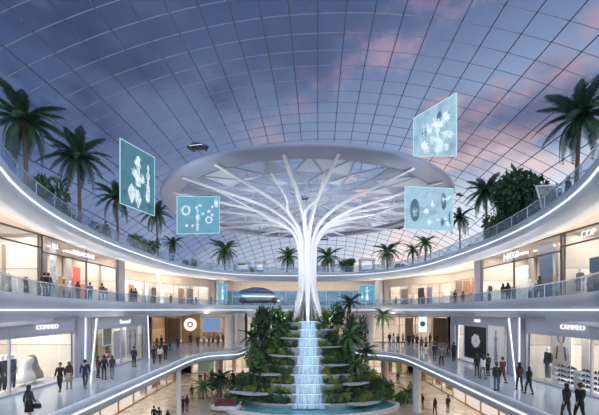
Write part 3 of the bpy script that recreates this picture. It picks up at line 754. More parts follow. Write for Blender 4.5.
# pool
mb = MB(); n = 64
def pool_pts(s, wob=.0): return [((12.2 if sin(2 * pi * i / n) < 0 else 9.2) * s * cos(2 * pi * i / n) * (.82 if sin(2 * pi * i / n) < 0 else 1), 38.6 + 5.2 * s * sin(2 * pi * i / n)) for i in range(n)]
def poolring(s0, s1, z0, z1):
    a = [((CX + x), y, z0) for x, y in pool_pts(s0)]; b = [((CX + x), y, z1) for x, y in pool_pts(s0)]; c = [((CX + x), y, z1) for x, y in pool_pts(s1)]; d = [((CX + x), y, z0) for x, y in pool_pts(s1)]
    return [[a[i], b[i], c[i], d[i]] for i in range(n)] + [[a[0], b[0], c[0], d[0]]]
pool = thing('pool', 'turquoise pool with white rim around the foot of the cascade', 'pool', (0, 0, 0))
mb.loft(poolring(1, .96, .01, .42), cap=False); mb.build('pool_rim', M_WHITE, pool)
mb = MB(); mb.add([(CX + x * .965, y, .28) for x, y in [(p[0], p[1]) for p in pool_pts(1)]], [tuple(range(n))]); mb.build('water', M_WATER, pool)

random.seed(21); names = ['bottom', 'second', 'third', 'fourth', 'fifth', 'sixth', 'seventh', 'eighth', 'ninth', 'top']
posn = ['nearest the waterfall', 'second from waterfall', 'third from waterfall', 'fourth from waterfall', 'fifth from waterfall', 'outermost']
kindn = ['deep green rounded shrub', 'mid green shrub', 'bright yellow-green shrub', 'arching grassy fern']
for k in range(NT):
    hw, yf, zt = tier_geo(k)
    for sx in (-1, 1):
        x = (2.2 if k < 8 else 2.0) if k > 1 else 2.9; j = 0
        while x < hw - .5 and j < 6:
            kd = random.choice([0, 0, 1, 1, 2, 3]); r = random.uniform(.6, 1.0); h = random.uniform(.7, 1.2) * (1.25 if k > 4 else 1)
            t = min(.98, x / hw); y = yf + .8 + (1 - sqrt(1 - t * t)) * 4.2 * (.5 + .06 * k) + random.uniform(-.1, .3)
            lab = '%s, %s side of %s cascade terrace, %s' % (kindn[kd], 'left' if sx < 0 else 'right', names[k] if k in (0, 9) else names[k] + ' lowest', posn[j])
            bush((CX + sx * x, y, zt + .03), r, h, lab, kd, k + j, name='fern' if kd == 3 else 'shrub', cat='plant' if kd == 3 else 'shrub')
            x += r * 1.15 + random.uniform(0, .4); j += 1
posl = ['nearest waterfall', 'second from waterfall', 'third from waterfall', 'fourth from waterfall', 'fifth from waterfall', 'sixth from waterfall', 'seventh from waterfall', 'outermost']
for k in range(NT):
    hw, yf, zt = tier_geo(k)
    for sx in (-1, 1):
        x = 2.3 if k < 2 else 1.85 if k < 6 else 1.35; j = 0
        while x < hw * .93 and j < 8:
            kd = random.choice([0, 1, 1, 2, 2, 3]); r = random.uniform(.42, .68)
            t = min(.97, x / hw); y = yf + .42 + (1 - sqrt(1 - t * t)) * 4.0 * (.5 + .06 * k)
            bush((CX + sx * x, y, zt + .02), r, random.uniform(.4, .7), 'low %s, %s front edge of %s cascade terrace, %s' % (['dark plant', 'green plant', 'lime plant', 'grassy tuft'][kd], 'left' if sx < 0 else 'right', names[k] if k in (0, 9) else names[k] + ' lowest', posl[j]), kd, k + j + 1, name='edge_plant', cat='plant')
            x += r * 1.3 + random.uniform(0, .35); j += 1
# taller planting on the cascade
CP = [(352, 338, 39.0, 2.3, 3, 'broad palm on the right side of the cascade'), (347, 304, 43.5, 1.9, 9, 'tall palm right of the tree trunk at the top of the cascade'),
      (268, 318, 42.5, 1.9, 8, 'tall palm left of the tree trunk at the top of the cascade'), (250, 339, 39.5, 1.7, 2, 'palm on the far left flank of the cascade'),
      (278, 330, 40.5, 1.6, 6, 'short palm on the upper left of the cascade'), (336, 317, 42.0, 1.3, 8, 'small palm at the foot of the white trunk at right'),
      (357, 366, 38.5, 1.6, 1, 'drooping palm on the lower right of the cascade'), (255, 372, 38.0, 1.3, 1, 'little palm on the lower left of the cascade'),
      (329, 393, 36.8, 1.1, 0, 'small spiky palm right of the foot of the waterfall'), (364, 352, 40.5, 1.7, 2, 'palm on the far right flank of the cascade')]
for i, (px, py, Y, r, k, lab) in enumerate(CP):
    b = ground(px, Y, tier_geo(k)[2]); palm(b, max(at(px, py, Y).z, b.z + .8), r, lab, 1 if i % 2 == 0 else 0, 17, (random.uniform(-.3, .3), -.2), seed=30 + i)
for i, (px, Y, k, r, h, lab) in enumerate([(262, 41, 5, 2.0, 4.2, 'dense tall bush filling the upper left of the cascade'), (282, 43, 8, 1.3, 2.2, 'dense bush just left of the tree trunk'),
    (338, 43, 8, 1.3, 2.4, 'dense bush just right of the tree trunk'), (352, 41.5, 5, 1.7, 3.4, 'dense tall bush filling the upper right of the cascade'), (252, 39.5, 3, 1.6, 2.6, 'bushy mass on the left of the cascade at mid height'),
    (346, 39, 3, 1.5, 2.2, 'dark rounded bush on the right of the cascade at mid height'), (273, 39.5, 5, 1.2, 2.0, 'leafy bush left of the waterfall at mid height')]):
    bush(ground(px, Y, tier_geo(k)[2]), r, h, lab, (0, 1, 0, 0, 1, 0, 3)[i] if i != 6 else 1, i)
# palms standing on floors
palm(ground(383, 47.5, G1), at(383, 317, 47.5).z, 1.8, 'palm on the lower gallery right of the cascade', 1, 18, seed=50)
palm(ground(203, 41.5, G0), at(203, 388, 41.5).z, 1.7, 'palm on the ground floor left of the pool', 1, 18, seed=51)
palm(ground(408, 39.5, G0), at(408, 394, 39.5).z, 1.6, 'palm on the ground floor right of the pool', 1, 16, seed=52)
palm(ground(221, 42.3, G0), at(221, 380, 42.3).z, 1.8, 'dark bushy palm behind the pool at left', 0, 22, seed=53)
for i, (px, Y, r, h, lab) in enumerate([(212, 44.2, 1.2, 1.6, 'shrub at the foot of the ground floor palms at left'), (388, 42, 1.5, 2.0, 'large shrub behind the pool at right'), (375, 44.2, 1.2, 1.8, 'shrub at the foot of the escalator'),
                                        (236, 44.5, 1.2, 1.7, 'shrub behind the pool left of the cascade'), (398, 39.2, .9, 1.1, 'small shrub at the right pool rim')]):
    bush(ground(px, Y, G0), r, h, lab, i % 3, i)
# lounge platform in the pool
t = thing('lounge_platform', 'dark red sunken lounge platform standing in the pool at left', 'seating', (-7.6, 36.2, .3))
mb = MB(); mb.lathe([(1.5, 0), (1.6, .25), (1.6, .32), (1.2, .34)], 24, sx=1, sy=.5); mb.build('deck', M_WHITE, t)
mb = MB(); mb.box((0, .45, .62), (2.0, .28, .56)); mb.box((-.95, 0, .55), (.28, .9, .42)); mb.box((.95, 0, .55), (.28, .9, .42)); mb.build('backrest', mat('dark red fabric', (.16, .05, .06), .8, noise=.2), t)
mb = MB(); mb.box((0, .05, .45), (1.7, .7, .22)); mb.build('seat', MATS['dark red fabric'], t)

# escalator right of the cascade
t = thing('escalator', 'pale escalator on the ground floor right of the cascade', 'escalator', (8.4, 52.5, 0))
mb = MB(); a, b = Vector((1.6, -8.2, .2)), Vector((-1.2, 1.2, 4.2)); mb.bar(a, b, 1.3, .6); mb.build('truss', M_WHITE, t)
for sg in (-1, 1):
    d = (b - a).normalized(); s_ = d.cross(Vector((0, 0, 1))).normalized() * .62 * sg; u = Vector((0, 0, .75))
    mb = MB(); mb.bar(a + s_ + u * .6, b + s_ + u * .6, .03, .7); mb.build('side_glass', M_RAIL, t)
    mb = MB(); mb.bar(a + s_ + u * 1.1, b + s_ + u * 1.1, .09, .07); mb.build('handrail', mat('brick red rubber', (.35, .12, .09), .6), t)
mb = MB()
for i in range(34):
    p = a.lerp(b, i / 33) + Vector((0, 0, .32)); mb.box(p, (1.0, .34, .16), atan2(d.y, d.x) + pi / 2)
mb.build('steps', M_STEEL, t)

# ------------------------------------------------------------------ hologram screens
def holo_mat(name, c, a, s):
    return glass(name, (.80, .93, .97), .03, a, c, .05, noise=1.1, emit=s)
M_H1 = holo_mat('teal hologram', (.16, .40, .52), .62, .55); M_H2 = holo_mat('cyan hologram', (.20, .52, .72), .75, .72); M_H3 = holo_mat('pale hologram', (.45, .68, .85), .6, .85)
M_HW = glass('white hologram figure', (.9, .95, 1), .02, .85, (.78, .93, 1.0), .05, noise=2.5, emit=1.0)
M_HD = glass('dark hologram figure', (.5, .6, .7), .05, .8, (.10, .16, .22), .05, noise=3, emit=.8)
M_HE = glow('hologram edge', (.55, .85, .95), .9)
def hologram(p, u, w, h, sh, label, hm, figs, hr=None):
    """p lower left corner, u horizontal unit direction, sh = rise of the lower edge along it"""
    t = thing('hologram_screen', label, 'screen', p); u = Vector(u).normalized(); hr = hr or h; rnd = random.Random(int(w * 977))
    f = lambda a, b, o=0: u * a * w + Vector((0, 0, b * (h + (hr - h) * a) + sh * a)) + u.cross(Vector((0, 0, 1))) * o
    mb = MB(); q = [f(0, 0), f(1, 0), f(1, 1), f(0, 1)]; k = u.cross(Vector((0, 0, 1))) * -.05
    mb.add([*q, *[v + k for v in q]], [(0, 1, 2, 3), (7, 6, 5, 4), (0, 4, 5, 1), (1, 5, 6, 2), (2, 6, 7, 3), (3, 7, 4, 0)]); mb.build('panel', hm, t)
    mb = MB()
    for i in range(4): mb.bar(q[i], q[(i + 1) % 4], .05)
    mb.build('edge', M_HE, t)
    for j, (cx, cyy, fw, fh, dark, kind) in enumerate(figs):
        mb = MB(); n = 16
        if kind == 'fig':     # a standing dressed figure
            prof = [(.05, -1), (.42, -.95), (.5, -.5), (.30, -.05), (.22, .15), (.42, .30), (.46, .48), (.16, .58), (.15, .66), (.27, .76), (.26, .9), (.1, 1)]
        elif kind == 'leaf': prof = [(.03, -1), (.5, -.3), (.62, .1), (.35, .7), (.04, 1)]
        elif kind in ('ring', 'splash'): prof = None
        else: prof = [(.75 * cos(-pi / 2 + pi * i / 8) + .02, sin(-pi / 2 + pi * i / 8)) for i in range(9)]
        if kind == 'splash':
            A = []
            for i in range(26):
                a_ = 2 * pi * i / 26; q_ = rnd.uniform(.35, 1) if i % 2 else rnd.uniform(.25, .6); A.append(f(cx + fw / 2 * q_ * cos(a_), cyy + fh / 2 * q_ * sin(a_), .06))
            mb.add(A + [f(cx, cyy, .06)], [(i, (i + 1) % 26, 26) for i in range(26)])
        elif prof:
            L_ = [f(cx - r * fw / 2, cyy + z * fh / 2, .06) for r, z in prof]; R_ = [f(cx + r * fw / 2, cyy + z * fh / 2, .06) for r, z in prof]
            mb.add(L_ + R_, [(i, i + len(prof), i + 1 + len(prof), i + 1) for i in range(len(prof) - 1)])
        else:
            A = [f(cx + fw / 2 * cos(2 * pi * i / n), cyy + fh / 2 * sin(2 * pi * i / n), .06) for i in range(n)]; B = [f(cx + fw * .3 * cos(2 * pi * i / n), cyy + fh * .3 * sin(2 * pi * i / n), .06) for i in range(n)]
            mb.add(A + B, [(i, (i + 1) % n, (i + 1) % n + n, i + n) for i in range(n)])
        mb.build('figure_image', M_HD if dark else M_HW, t)
# tall left one: near edge at the left
def sp(n_, seed, x0, x1, y0, y1, s0, s1, dark=0):
    r_ = random.Random(seed); return [(r_.uniform(x0, x1), r_.uniform(y0, y1), r_.uniform(s0, s1), r_.uniform(s0, s1) * 1.3, dark, 'splash') for _ in range(n_)]
a = at(120, 203, 27); b = at(154.5, 216, 33); d = b - a
hologram(a, (d.x, d.y, 0), Vector((d.x, d.y)).length, 5.0, d.z, 'tall teal hologram screen with white robed figures at upper left', M_H1,
         [(.46, .62, .34, .50, 0, 'fig'), (.76, .50, .26, .62, 0, 'fig'), (.28, .22, .34, .32, 0, 'leaf'), (.46, .17, .30, .30, 0, 'leaf')] + sp(7, 1, .35, .85, .25, .85, .12, .26), 5.5)
a = at(177, 234, 32); b = at(219.5, 233, 33.5); d = b - a
hologram(a, (d.x, d.y, 0), Vector((d.x, d.y)).length, 3.45, d.z, 'square cyan hologram with circular symbols left of the tree sculpture', M_H2,
         [(.20, .62, .22, .28, 0, 'ring'), (.47, .36, .14, .6, 0, 'fig'), (.74, .36, .18, .20, 0, 'ring'), (.92, .82, .14, .24, 0, 'dot')] + sp(9, 2, .2, .85, .2, .75, .08, .2))
a = at(413.5, 156, 28); b = at(456.5, 156, 23); d = b - a
hologram(a, (d.x, d.y, 0), Vector((d.x, d.y)).length, 3.0, d.z, 'upper right pale hologram of splashing figures, its top edge rising to the right', M_H3,
         [(.30, .48, .16, .34, 1, 'dot'), (.66, .72, .14, .24, 1, 'dot'), (.62, .40, .22, .46, 0, 'fig'), (.3, .5, .2, .36, 0, 'fig')] + sp(16, 3, .1, .92, .1, .7, .14, .34), 4.15)
a = at(405, 229, 28); b = at(453, 231, 28); d = b - a
hologram(a, (d.x, d.y, 0), Vector((d.x, d.y)).length, 3.4, d.z, 'lower right pale hologram with portraits in ovals', M_H3,
         [(.20, .45, .26, .54, 1, 'dot'), (.20, .40, .14, .34, 0, 'splash'), (.80, .68, .14, .40, 1, 'dot'), (.79, .72, .08, .22, 0, 'leaf'), (.78, .20, .16, .34, 1, 'splash'), (.92, .3, .10, .3, 1, 'fig')] + sp(9, 4, .4, .95, .1, .9, .08, .2))
a = at(359, 303, 64); b = at(375, 303, 64); d = b - a
hologram(a, (1, 0, 0), d.x, 3.3, 0, 'small cyan hologram on the upper gallery right of the tree trunk', M_H2, [(.5, .5, .4, .8, 0, 'fig'), (.2, .4, .2, .4, 0, 'dot')])
a = at(218, 304, 62.6); b = at(227, 304, 62.6); d = b - a
hologram(a, (1, 0, 0), d.x, 3.6, 0, 'narrow cyan hologram on the upper gallery left of the blue hover car', M_H2, [(.5, .5, .6, .8, 0, 'fig')])

# ------------------------------------------------------------------ hover cars
def hover_car(p, L, rz, label, body, glassm, name='hover_car', tall=1):
    t = thing(name, label, 'flying car', p, rz)
    def hull(st, n=16):
        rings = []
        for x, w, zb, zt in st:
            r = []
            for j in range(n):
                a = 2 * pi * j / n; c, s_ = cos(a), sin(a)
                r.append((x * L, w * L * math.copysign(abs(c) ** .75, c), (zb + zt) / 2 * L + (zt - zb) / 2 * L * math.copysign(abs(s_) ** .8, s_)))
            rings.append(r)
        mb = MB(); mb.loft(rings); return mb
    hull([(-.5, .06, .10, .15), (-.47, .13, .08, .17), (-.36, .18, .04, .20), (-.1, .20, .03, .22), (.2, .20, .03, .205), (.4, .17, .04, .175), (.48, .10, .08, .14), (.5, .04, .10, .12)]).build('body', body, t, True)
    hull([(-.40, .05, .17, .19), (-.33, .13, .16, .26 * tall), (-.12, .155, .16, .315 * tall), (.08, .155, .16, .31 * tall), (.24, .13, .15, .25 * tall), (.34, .05, .15, .18)]).build('canopy', glassm, t, True)
    hull([(-.38, .08, .02, .07), (-.2, .11, .01, .08), (.2, .11, .01, .08), (.38, .08, .03, .07)]).build('undertray', M_DARK, t, True)
    for sg in (-1, 1):
        mb = MB(); mb.bar((-.30 * L, sg * .203 * L, .135 * L), (.30 * L, sg * .203 * L, .13 * L), .012 * L, .014 * L); mb.build('light_strip', M_STRIP, t)
    for sx in (-.3, .3):
        for sg in (-1, 1):
            mb = MB(); mb.tube([(sx * L, sg * .13 * L, .055 * L), (sx * L, sg * .195 * L, .055 * L)], .055 * L, 14); mb.build('wheel_pod', M_DARK, t, True)
    return t
M_CARB = mat('pale blue car paint', (.36, .58, .78), .2, metal=.3, noise=.04, coat=.8); M_CARG = mat('dark blue tinted canopy', (.05, .10, .22), .08, noise=.1, coat=1)
M_CARS = mat('silver car paint', (.40, .43, .50), .25, metal=.5, noise=.04, coat=.6); M_CARD = mat('charcoal car paint', (.06, .07, .09), .3, metal=.4, noise=.05, coat=.5)
hover_car(at(259, 303.5, 38.5), 5.7, R(4), 'large pale blue hover car floating level with the upper gallery', M_CARB, M_CARG)
hover_car(at(198, 150, 45), 2.9, R(-12), 'dark hover car flying under the roof above the ring canopy at left', M_CARD, M_CARG)
hover_car(at(395, 229, 60), 3.2, R(5), 'grey hover car flying left of the lower right hologram', M_CARS, M_CARG)
hover_car(at(324, 240, 66), 1.8, R(5), 'small grey hover car right of the white trunk', M_CARS, M_CARG)
hover_car(at(290, 194, 50), 1.6, R(20), 'small black hover car seen between the branches at left', M_CARD, M_CARG)
hover_car(at(303, 200, 52), 1.7, R(-10), 'small black hover car seen at the fork of the branches', M_CARD, M_CARG)
hover_car(at(460, 196, 44), 1.2, R(30), 'tiny dark hover car right of the lower right hologram', M_CARD, M_CARG)

# ------------------------------------------------------------------ white kiosks on the far terrace
def kiosk(px, Y, w, h, label, arch=True):
    t = thing('kiosk', label, 'kiosk', ground(px, Y, G3)); mb = MB()
    for sg in (-1, 1): mb.box((sg * w / 2, 0, h / 2), (.28, 1.4, h))
    mb.box((0, 0, h + .12), (w + .5, 1.6, .26)); mb.build('frame', M_WHITE, t)
    mb = MB(); mb.box((0, .2, .5), (w - .4, .6, 1.0)); mb.build('counter', M_GREYMET, t)
    mb = MB(); mb.box((0, .6, h * .62), (w - .3, .06, h * .5)); mb.build('screen', glow('soft kiosk light', (.8, .87, 1), .9), t)
kiosk(243, 64.6, 2.2, 2.1, 'left white kiosk on the far terrace left of the trunk'); kiosk(260, 65.5, 1.5, 2.3, 'right white kiosk on the far terrace left of the trunk')
kiosk(367, 64.8, 2.4, 2.7, 'white arch kiosk on the far terrace right of the trunk')
# leaning glass frame on the right terrace
t = thing('glass_screen', 'leaning white framed glass screen on the right terrace edge', 'screen', ground(541, 24.0, G3))
fr = [Vector((.2, 0, 0)), Vector((-.35, 0, 2.0)), Vector((1.0, 0, 2.05)), Vector((1.3, 0, .1))]; mb = MB()
for i in range(4): mb.bar(fr[i], fr[(i + 1) % 4], .08)
mb.build('frame', M_WHITE, t); mb = MB(); mb.add(fr, [(0, 1, 2, 3)]); mb.build('pane', M_RAIL, t)

# ------------------------------------------------------------------ people
def skin(name, verts, edges, m, root=0, sub=1):
    me = bpy.data.meshes.new(name); bm = bmesh.new(); lay = bm.verts.layers.skin.verify()
    bv = []
    for i, (co, r) in enumerate(verts):
        v = bm.verts.new(co); v[lay].radius = r if isinstance(r, tuple) else (r, r); v[lay].use_root = (i == root); bv.append(v)
    for a, b in edges: bm.edges.new((bv[a], bv[b]))
    bm.to_mesh(me); bm.free(); o = bpy.data.objects.new('tmp', me); C.objects.link(o)
    s_ = o.modifiers.new('s', 'SKIN'); s_.use_smooth_shade = True; s_.branch_smoothing = .2
    u = o.modifiers.new('u', 'SUBSURF'); u.levels = sub; u.render_levels = sub
    dg = bpy.context.evaluated_depsgraph_get(); dg.update(); r = bpy.data.meshes.new_from_object(o.evaluated_get(dg))
    bpy.data.objects.remove(o); r.name = name; r.materials.clear(); r.materials.append(m)
    r.polygons.foreach_set('use_smooth', [True] * len(r.polygons)); return r
SKINM = [mat('light skin', (.58, .38, .28), .55, noise=.05, nscale=20), mat('tan skin', (.38, .23, .15), .55, noise=.05, nscale=20), mat('brown skin', (.18, .10, .07), .55, noise=.05, nscale=20)]
HAIRM = {'black': mat('black hair', (.012, .011, .012), .5, noise=.3, nscale=40), 'brown': mat('brown hair', (.06, .035, .02), .5, noise=.3, nscale=40)}
M_EYE = mat('dark eye', (.02, .015, .01), .2)
CLO = {'black': (.015, .015, .018), 'charcoal': (.045, .047, .055), 'navy': (.02, .03, .075), 'dark brown': (.06, .038, .025), 'grey': (.16, .17, .19), 'dusty blue': (.10, .15, .25),
       'plum': (.10, .035, .05), 'olive': (.07, .075, .04), 'beige': (.45, .36, .27), 'white': (.68, .68, .70), 'rust': (.28, .10, .05), 'teal': (.03, .13, .14)}
def cloth(c): return mat(c + ' cloth', CLO[c], .85, noise=.12, nscale=14)
def joints(pose, fem):
    J = {}; sw = .155 if fem else .18; hw = .088
    J['pel'] = (0, 0, .95); J['sp'] = (0, .01, 1.13); J['ch'] = (0, .0, 1.33); J['nb'] = (0, .015, 1.455); J['nk'] = (0, .005, 1.515)
    st = {'walk': .20, 'stride': .30, 'stand': .03, 'phone': .02}[pose]
    for s_, n in ((-1, 'l'), (1, 'r')):
        f = -st * s_   # forward is -Y
        J['hip' + n] = (s_ * hw, 0, .91)
        if f < 0: J['kn' + n] = (s_ * .095, f * .55 - .02, .50); J['an' + n] = (s_ * .095, f * .95, .085); 
        else: J['kn' + n] = (s_ * .095, f * .25 - .03, .50); J['an' + n] = (s_ * .095, f * 1.1, .11 if st > .1 else .085)
        if st < .1: J['kn' + n] = (s_ * .1, -.015, .50); J['an' + n] = (s_ * .105, .01, .085)
        J['to' + n] = (J['an' + n][0] + s_ * .015, J['an' + n][1] - .15, .035)
        J['sh' + n] = (s_ * sw, .01, 1.405)
        g = st * s_ * .7
        J['el' + n] = (s_ * (sw + .035), g * .45 + .03, 1.13); J['wr' + n] = (s_ * (sw + .04), g * .9 - .04, .90)
        if pose == 'phone' and n == 'r': J['el' + n] = (s_ * (sw + .05), -.02, 1.14); J['wr' + n] = (s_ * (sw - .05), -.24, 1.22)
    return J
def body_mesh(pose, fem):
    J = joints(pose, fem); V = []; E = []; I = {}
    def v(k, co, r): I[k] = len(V); V.append((co, r)); return I[k]
    def e(a, b): E.append((I[a], I[b]))
    k_ = .92 if fem else 1
    v('pel', J['pel'], (.135, .10)); v('sp', J['sp'], (.115 * k_, .085)); v('ch', J['ch'], (.145 * k_, .10)); v('nb', J['nb'], (.07, .06)); v('nk', J['nk'], (.052, .052))
    v('jaw', (0, -.012, 1.575), (.060, .072)); v('hd', (0, -.008, 1.635), (.074, .090)); v('cr', (0, .0, 1.690), (.066, .080)); v('tp', (0, .005, 1.722), (.035, .04))
    for a, b in (('pel', 'sp'), ('sp', 'ch'), ('ch', 'nb'), ('nb', 'nk'), ('nk', 'jaw'), ('jaw', 'hd'), ('hd', 'cr'), ('cr', 'tp')): e(a, b)
    for n in 'lr':
        v('hip' + n, J['hip' + n], .083); v('kn' + n, J['kn' + n], .054); a = Vector(J['kn' + n]).lerp(Vector(J['an' + n]), .35); v('cf' + n, tuple(a + Vector((0, .015, 0))), .053)
        v('an' + n, J['an' + n], .036); v('to' + n, J['to' + n], (.042, .028))
        v('sh' + n, J['sh' + n], .056); v('el' + n, J['el' + n], .038); v('wr' + n, J['wr' + n], (.026, .022))
        for a, b in (('pel', 'hip' + n), ('hip' + n, 'kn' + n), ('kn' + n, 'cf' + n), ('cf' + n, 'an' + n), ('an' + n, 'to' + n), ('ch', 'sh' + n), ('sh' + n, 'el' + n), ('el' + n, 'wr' + n)): e(a, b)
        w = Vector(J['wr' + n]); d = (w - Vector(J['el' + n])).normalized(); s_ = -1 if n == 'l' else 1
        fwd = Vector((0, -1, 0)); fwd = (fwd - d * fwd.dot(d)).normalized(); inn = Vector((-s_, 0, 0))
        pm = w + d * .065; v('pm' + n, tuple(pm), (.020, .034)); e('wr' + n, 'pm' + n)
        for q, (o_, ln) in enumerate(((.030, .075), (.010, .085), (-.010, .08), (-.029, .062))):
            r0 = pm + d * .02 + fwd * o_; m1 = r0 + d * ln * .5 + inn * .006; t1 = r0 + d * ln * .85 + inn * .028
            v('f%d0%s' % (q, n), tuple(m1), .0085); v('f%d1%s' % (q, n), tuple(t1), .007); e('pm' + n, 'f%d0%s' % (q, n)); e('f%d0%s' % (q, n), 'f%d1%s' % (q, n))
        t0 = w + d * .035 + fwd * .036; t1 = t0 + d * .045 + fwd * .018 + inn * .012; v('t0' + n, tuple(t0), .012); v('t1' + n, tuple(t1), .009); e('wr' + n, 't0' + n); e('t0' + n, 't1' + n)
    me = skin('body', V, E, SKINM[0])
    # face: nose, ears, eyes, brow and mouth joined into the same mesh
    mb = MB(); mb.add([(0, -.118, 1.615), (-.014, -.092, 1.61), (.014, -.092, 1.61), (0, -.092, 1.655)], [(0, 1, 2), (0, 2, 3), (0, 3, 1)])
    for s_ in (-1, 1): mb.ell((s_ * .077, .0, 1.63), (.012, .022, .032), 8, 5)
    mb.mi = 1
    for s_ in (-1, 1): mb.ell((s_ * .030, -.088, 1.645), (.012, .010, .007), 8, 4)
    mb.mi = 2; mb.ell((0, -.088, 1.583), (.024, .008, .006), 8, 4)
    bm = bmesh.new(); bm.from_mesh(me); m2 = mb.mesh('x', [SKINM[0], M_EYE]); m2.polygons.foreach_set('material_index', mb.m); bm.from_mesh(m2); bm.to_mesh(me); bm.free()
    me.materials.append(M_EYE); me.materials.append(mat('lip', (.35, .13, .11), .5)); bpy.data.meshes.remove(m2); return me
def top_mesh(pose, fem, long_):
    J = joints(pose, fem); k_ = .93 if fem else 1; V = []; E = []
    zb = .80 if long_ else .90
    V += [((0, 0, zb), (.165 if long_ else .155, .125)), ((0, .0, 1.0), (.15, .118)), ((0, .01, 1.14), (.142 * k_, .112)), ((0, 0, 1.33), (.168 * k_, .125)), ((0, .012, 1.44), (.095, .08))]
    E += [(0, 1), (1, 2), (2, 3), (3, 4)]
    for n in 'lr':
        b = len(V); w = Vector(J['wr' + n]); el = Vector(J['el' + n]); V += [(J['sh' + n], .072), (J['el' + n], .056), (tuple(el.lerp(w, .93)), .042)]; E += [(3, b), (b, b + 1), (b + 1, b + 2)]
    return skin('jacket', V, E, cloth('black'), 1)
def leg_mesh(pose, fem):
    J = joints(pose, fem); V = [((0, 0, 1.0), (.142, .108)), ((0, 0, .92), (.15, .115))]; E = [(0, 1)]
    for n in 'lr':
        b = len(V); kn = Vector(J['kn' + n]); an = Vector(J['an' + n])
        V += [(tuple(Vector(J['hip' + n]) + Vector((0, 0, -.06))), .098), (tuple(kn), .070), (tuple(kn.lerp(an, .95)), .056)]; E += [(1, b), (b, b + 1), (b + 1, b + 2)]
    return skin('trousers', V, E, cloth('black'), 1)
def shoe_mesh(pose, fem):
    J = joints(pose, fem); mb = MB()
    for n in 'lr':
        a = Vector(J['an' + n]); z = a.z - .085
        rings = []
        for (y, w, h) in ((.07, .03, .06), (.04, .042, .10), (-.03, .044, .095), (-.11, .048, .06), (-.17, .040, .045), (-.20, .02, .03)):
            rings.append([(a.x + w * cx_, a.y + y, z + h * cz) for cx_, cz in ((-1, 0), (1, 0), (1, .6), (.55, 1), (-.55, 1), (-1, .6))])
        mb.loft(rings)
    return mb.mesh('shoes', mat('dark shoe leather', (.02, .018, .018), .4, noise=.1), True)
def skirt_mesh(L):
    mb = MB(); n = 24; prof = [(.140, 1.02), (.16, .92), (.185, .75), (.20 + .02 * L, 1.02 - L)]
    rings = [[(r * (1 + (.05 * sin(6 * 2 * pi * j / n) if i == 3 else 0)) * cos(2 * pi * j / n), r * .82 * sin(2 * pi * j / n), z) for j in range(n)] for i, (r, z) in enumerate(prof)]
    mb.loft(rings); return mb.mesh('skirt', cloth('black'), True)
def hair_mesh(long_):
    mb = MB(); n = 20; rings = []
    prof = [(.02, 1.752), (.055, 1.745), (.080, 1.715), (.090, 1.67), (.092, 1.625), (.084, 1.58)] + ([(.098, 1.53), (.115, 1.46), (.11, 1.38), (.06, 1.33)] if long_ else [(.06, 1.545)])
    for r, z in prof:
        ring = []
        for j in range(n):
            a = 2 * pi * j / n; c, s_ = cos(a), sin(a)   # s>0 is the back of the head
            front = max(0, -s_); zz = z
            rr = r; yy = .012 + rr * 1.16 * s_
            if z < 1.69: yy = max(yy, -.035 - (.02 if z > 1.66 else 0) + (.03 if z < 1.6 else 0))
            if z < 1.5: yy = max(yy, .045); 
            ring.append((rr * c * (1.0 if z > 1.5 else 1.05), yy, zz))
        rings.append(ring)
    mb.loft(rings); return mb.mesh('hair', HAIRM['black'], True)
PM = {}
def pmesh(kind, *a):
    k = (kind, *a)
    if k not in PM: PM[k] = {'body': body_mesh, 'top': top_mesh, 'legs': leg_mesh, 'shoes': shoe_mesh, 'skirt': skirt_mesh, 'hair': hair_mesh}[kind](*a)
    return PM[k]
def padd(name, me, parent, mats):
    o = bpy.data.objects.new(name, me); C.objects.link(o); o.parent = parent
    if not isinstance(mats, list): mats = [mats]
    for i, m in enumerate(mats):
        o.material_slots[i].link = 'OBJECT'; o.material_slots[i].material = m
    return o
PCOUNT = [0]
def person(p, rz, top, bottom, label, pose='walk', fem=False, skirt=False, long_=False, hair='black', sk=0, h=1.0, group=None, mannequin=False):
    t = thing('mannequin' if mannequin else 'person', label, 'mannequin' if mannequin else 'person', p, rz, group)
    h *= .95 if fem else 1.0
    t.scale = (h, h, h)
    bm_ = M_WHITE if mannequin else SKINM[sk]
    padd('body', pmesh('body', pose, fem), t, [bm_, bm_ if mannequin else M_EYE])
    if top: padd('jacket' if not long_ else 'coat', pmesh('top', pose, fem, long_), t, cloth(top))
    if skirt: padd('skirt', pmesh('skirt', .55), t, cloth(bottom))
    elif bottom: padd('trousers', pmesh('legs', pose, fem), t, cloth(bottom))
    if not mannequin:
        padd('shoes', pmesh('shoes', pose, fem), t, mat('dark shoe leather', (.02, .018, .018), .4)); padd('hair', pmesh('hair', fem), t, HAIRM[hair])
    return t
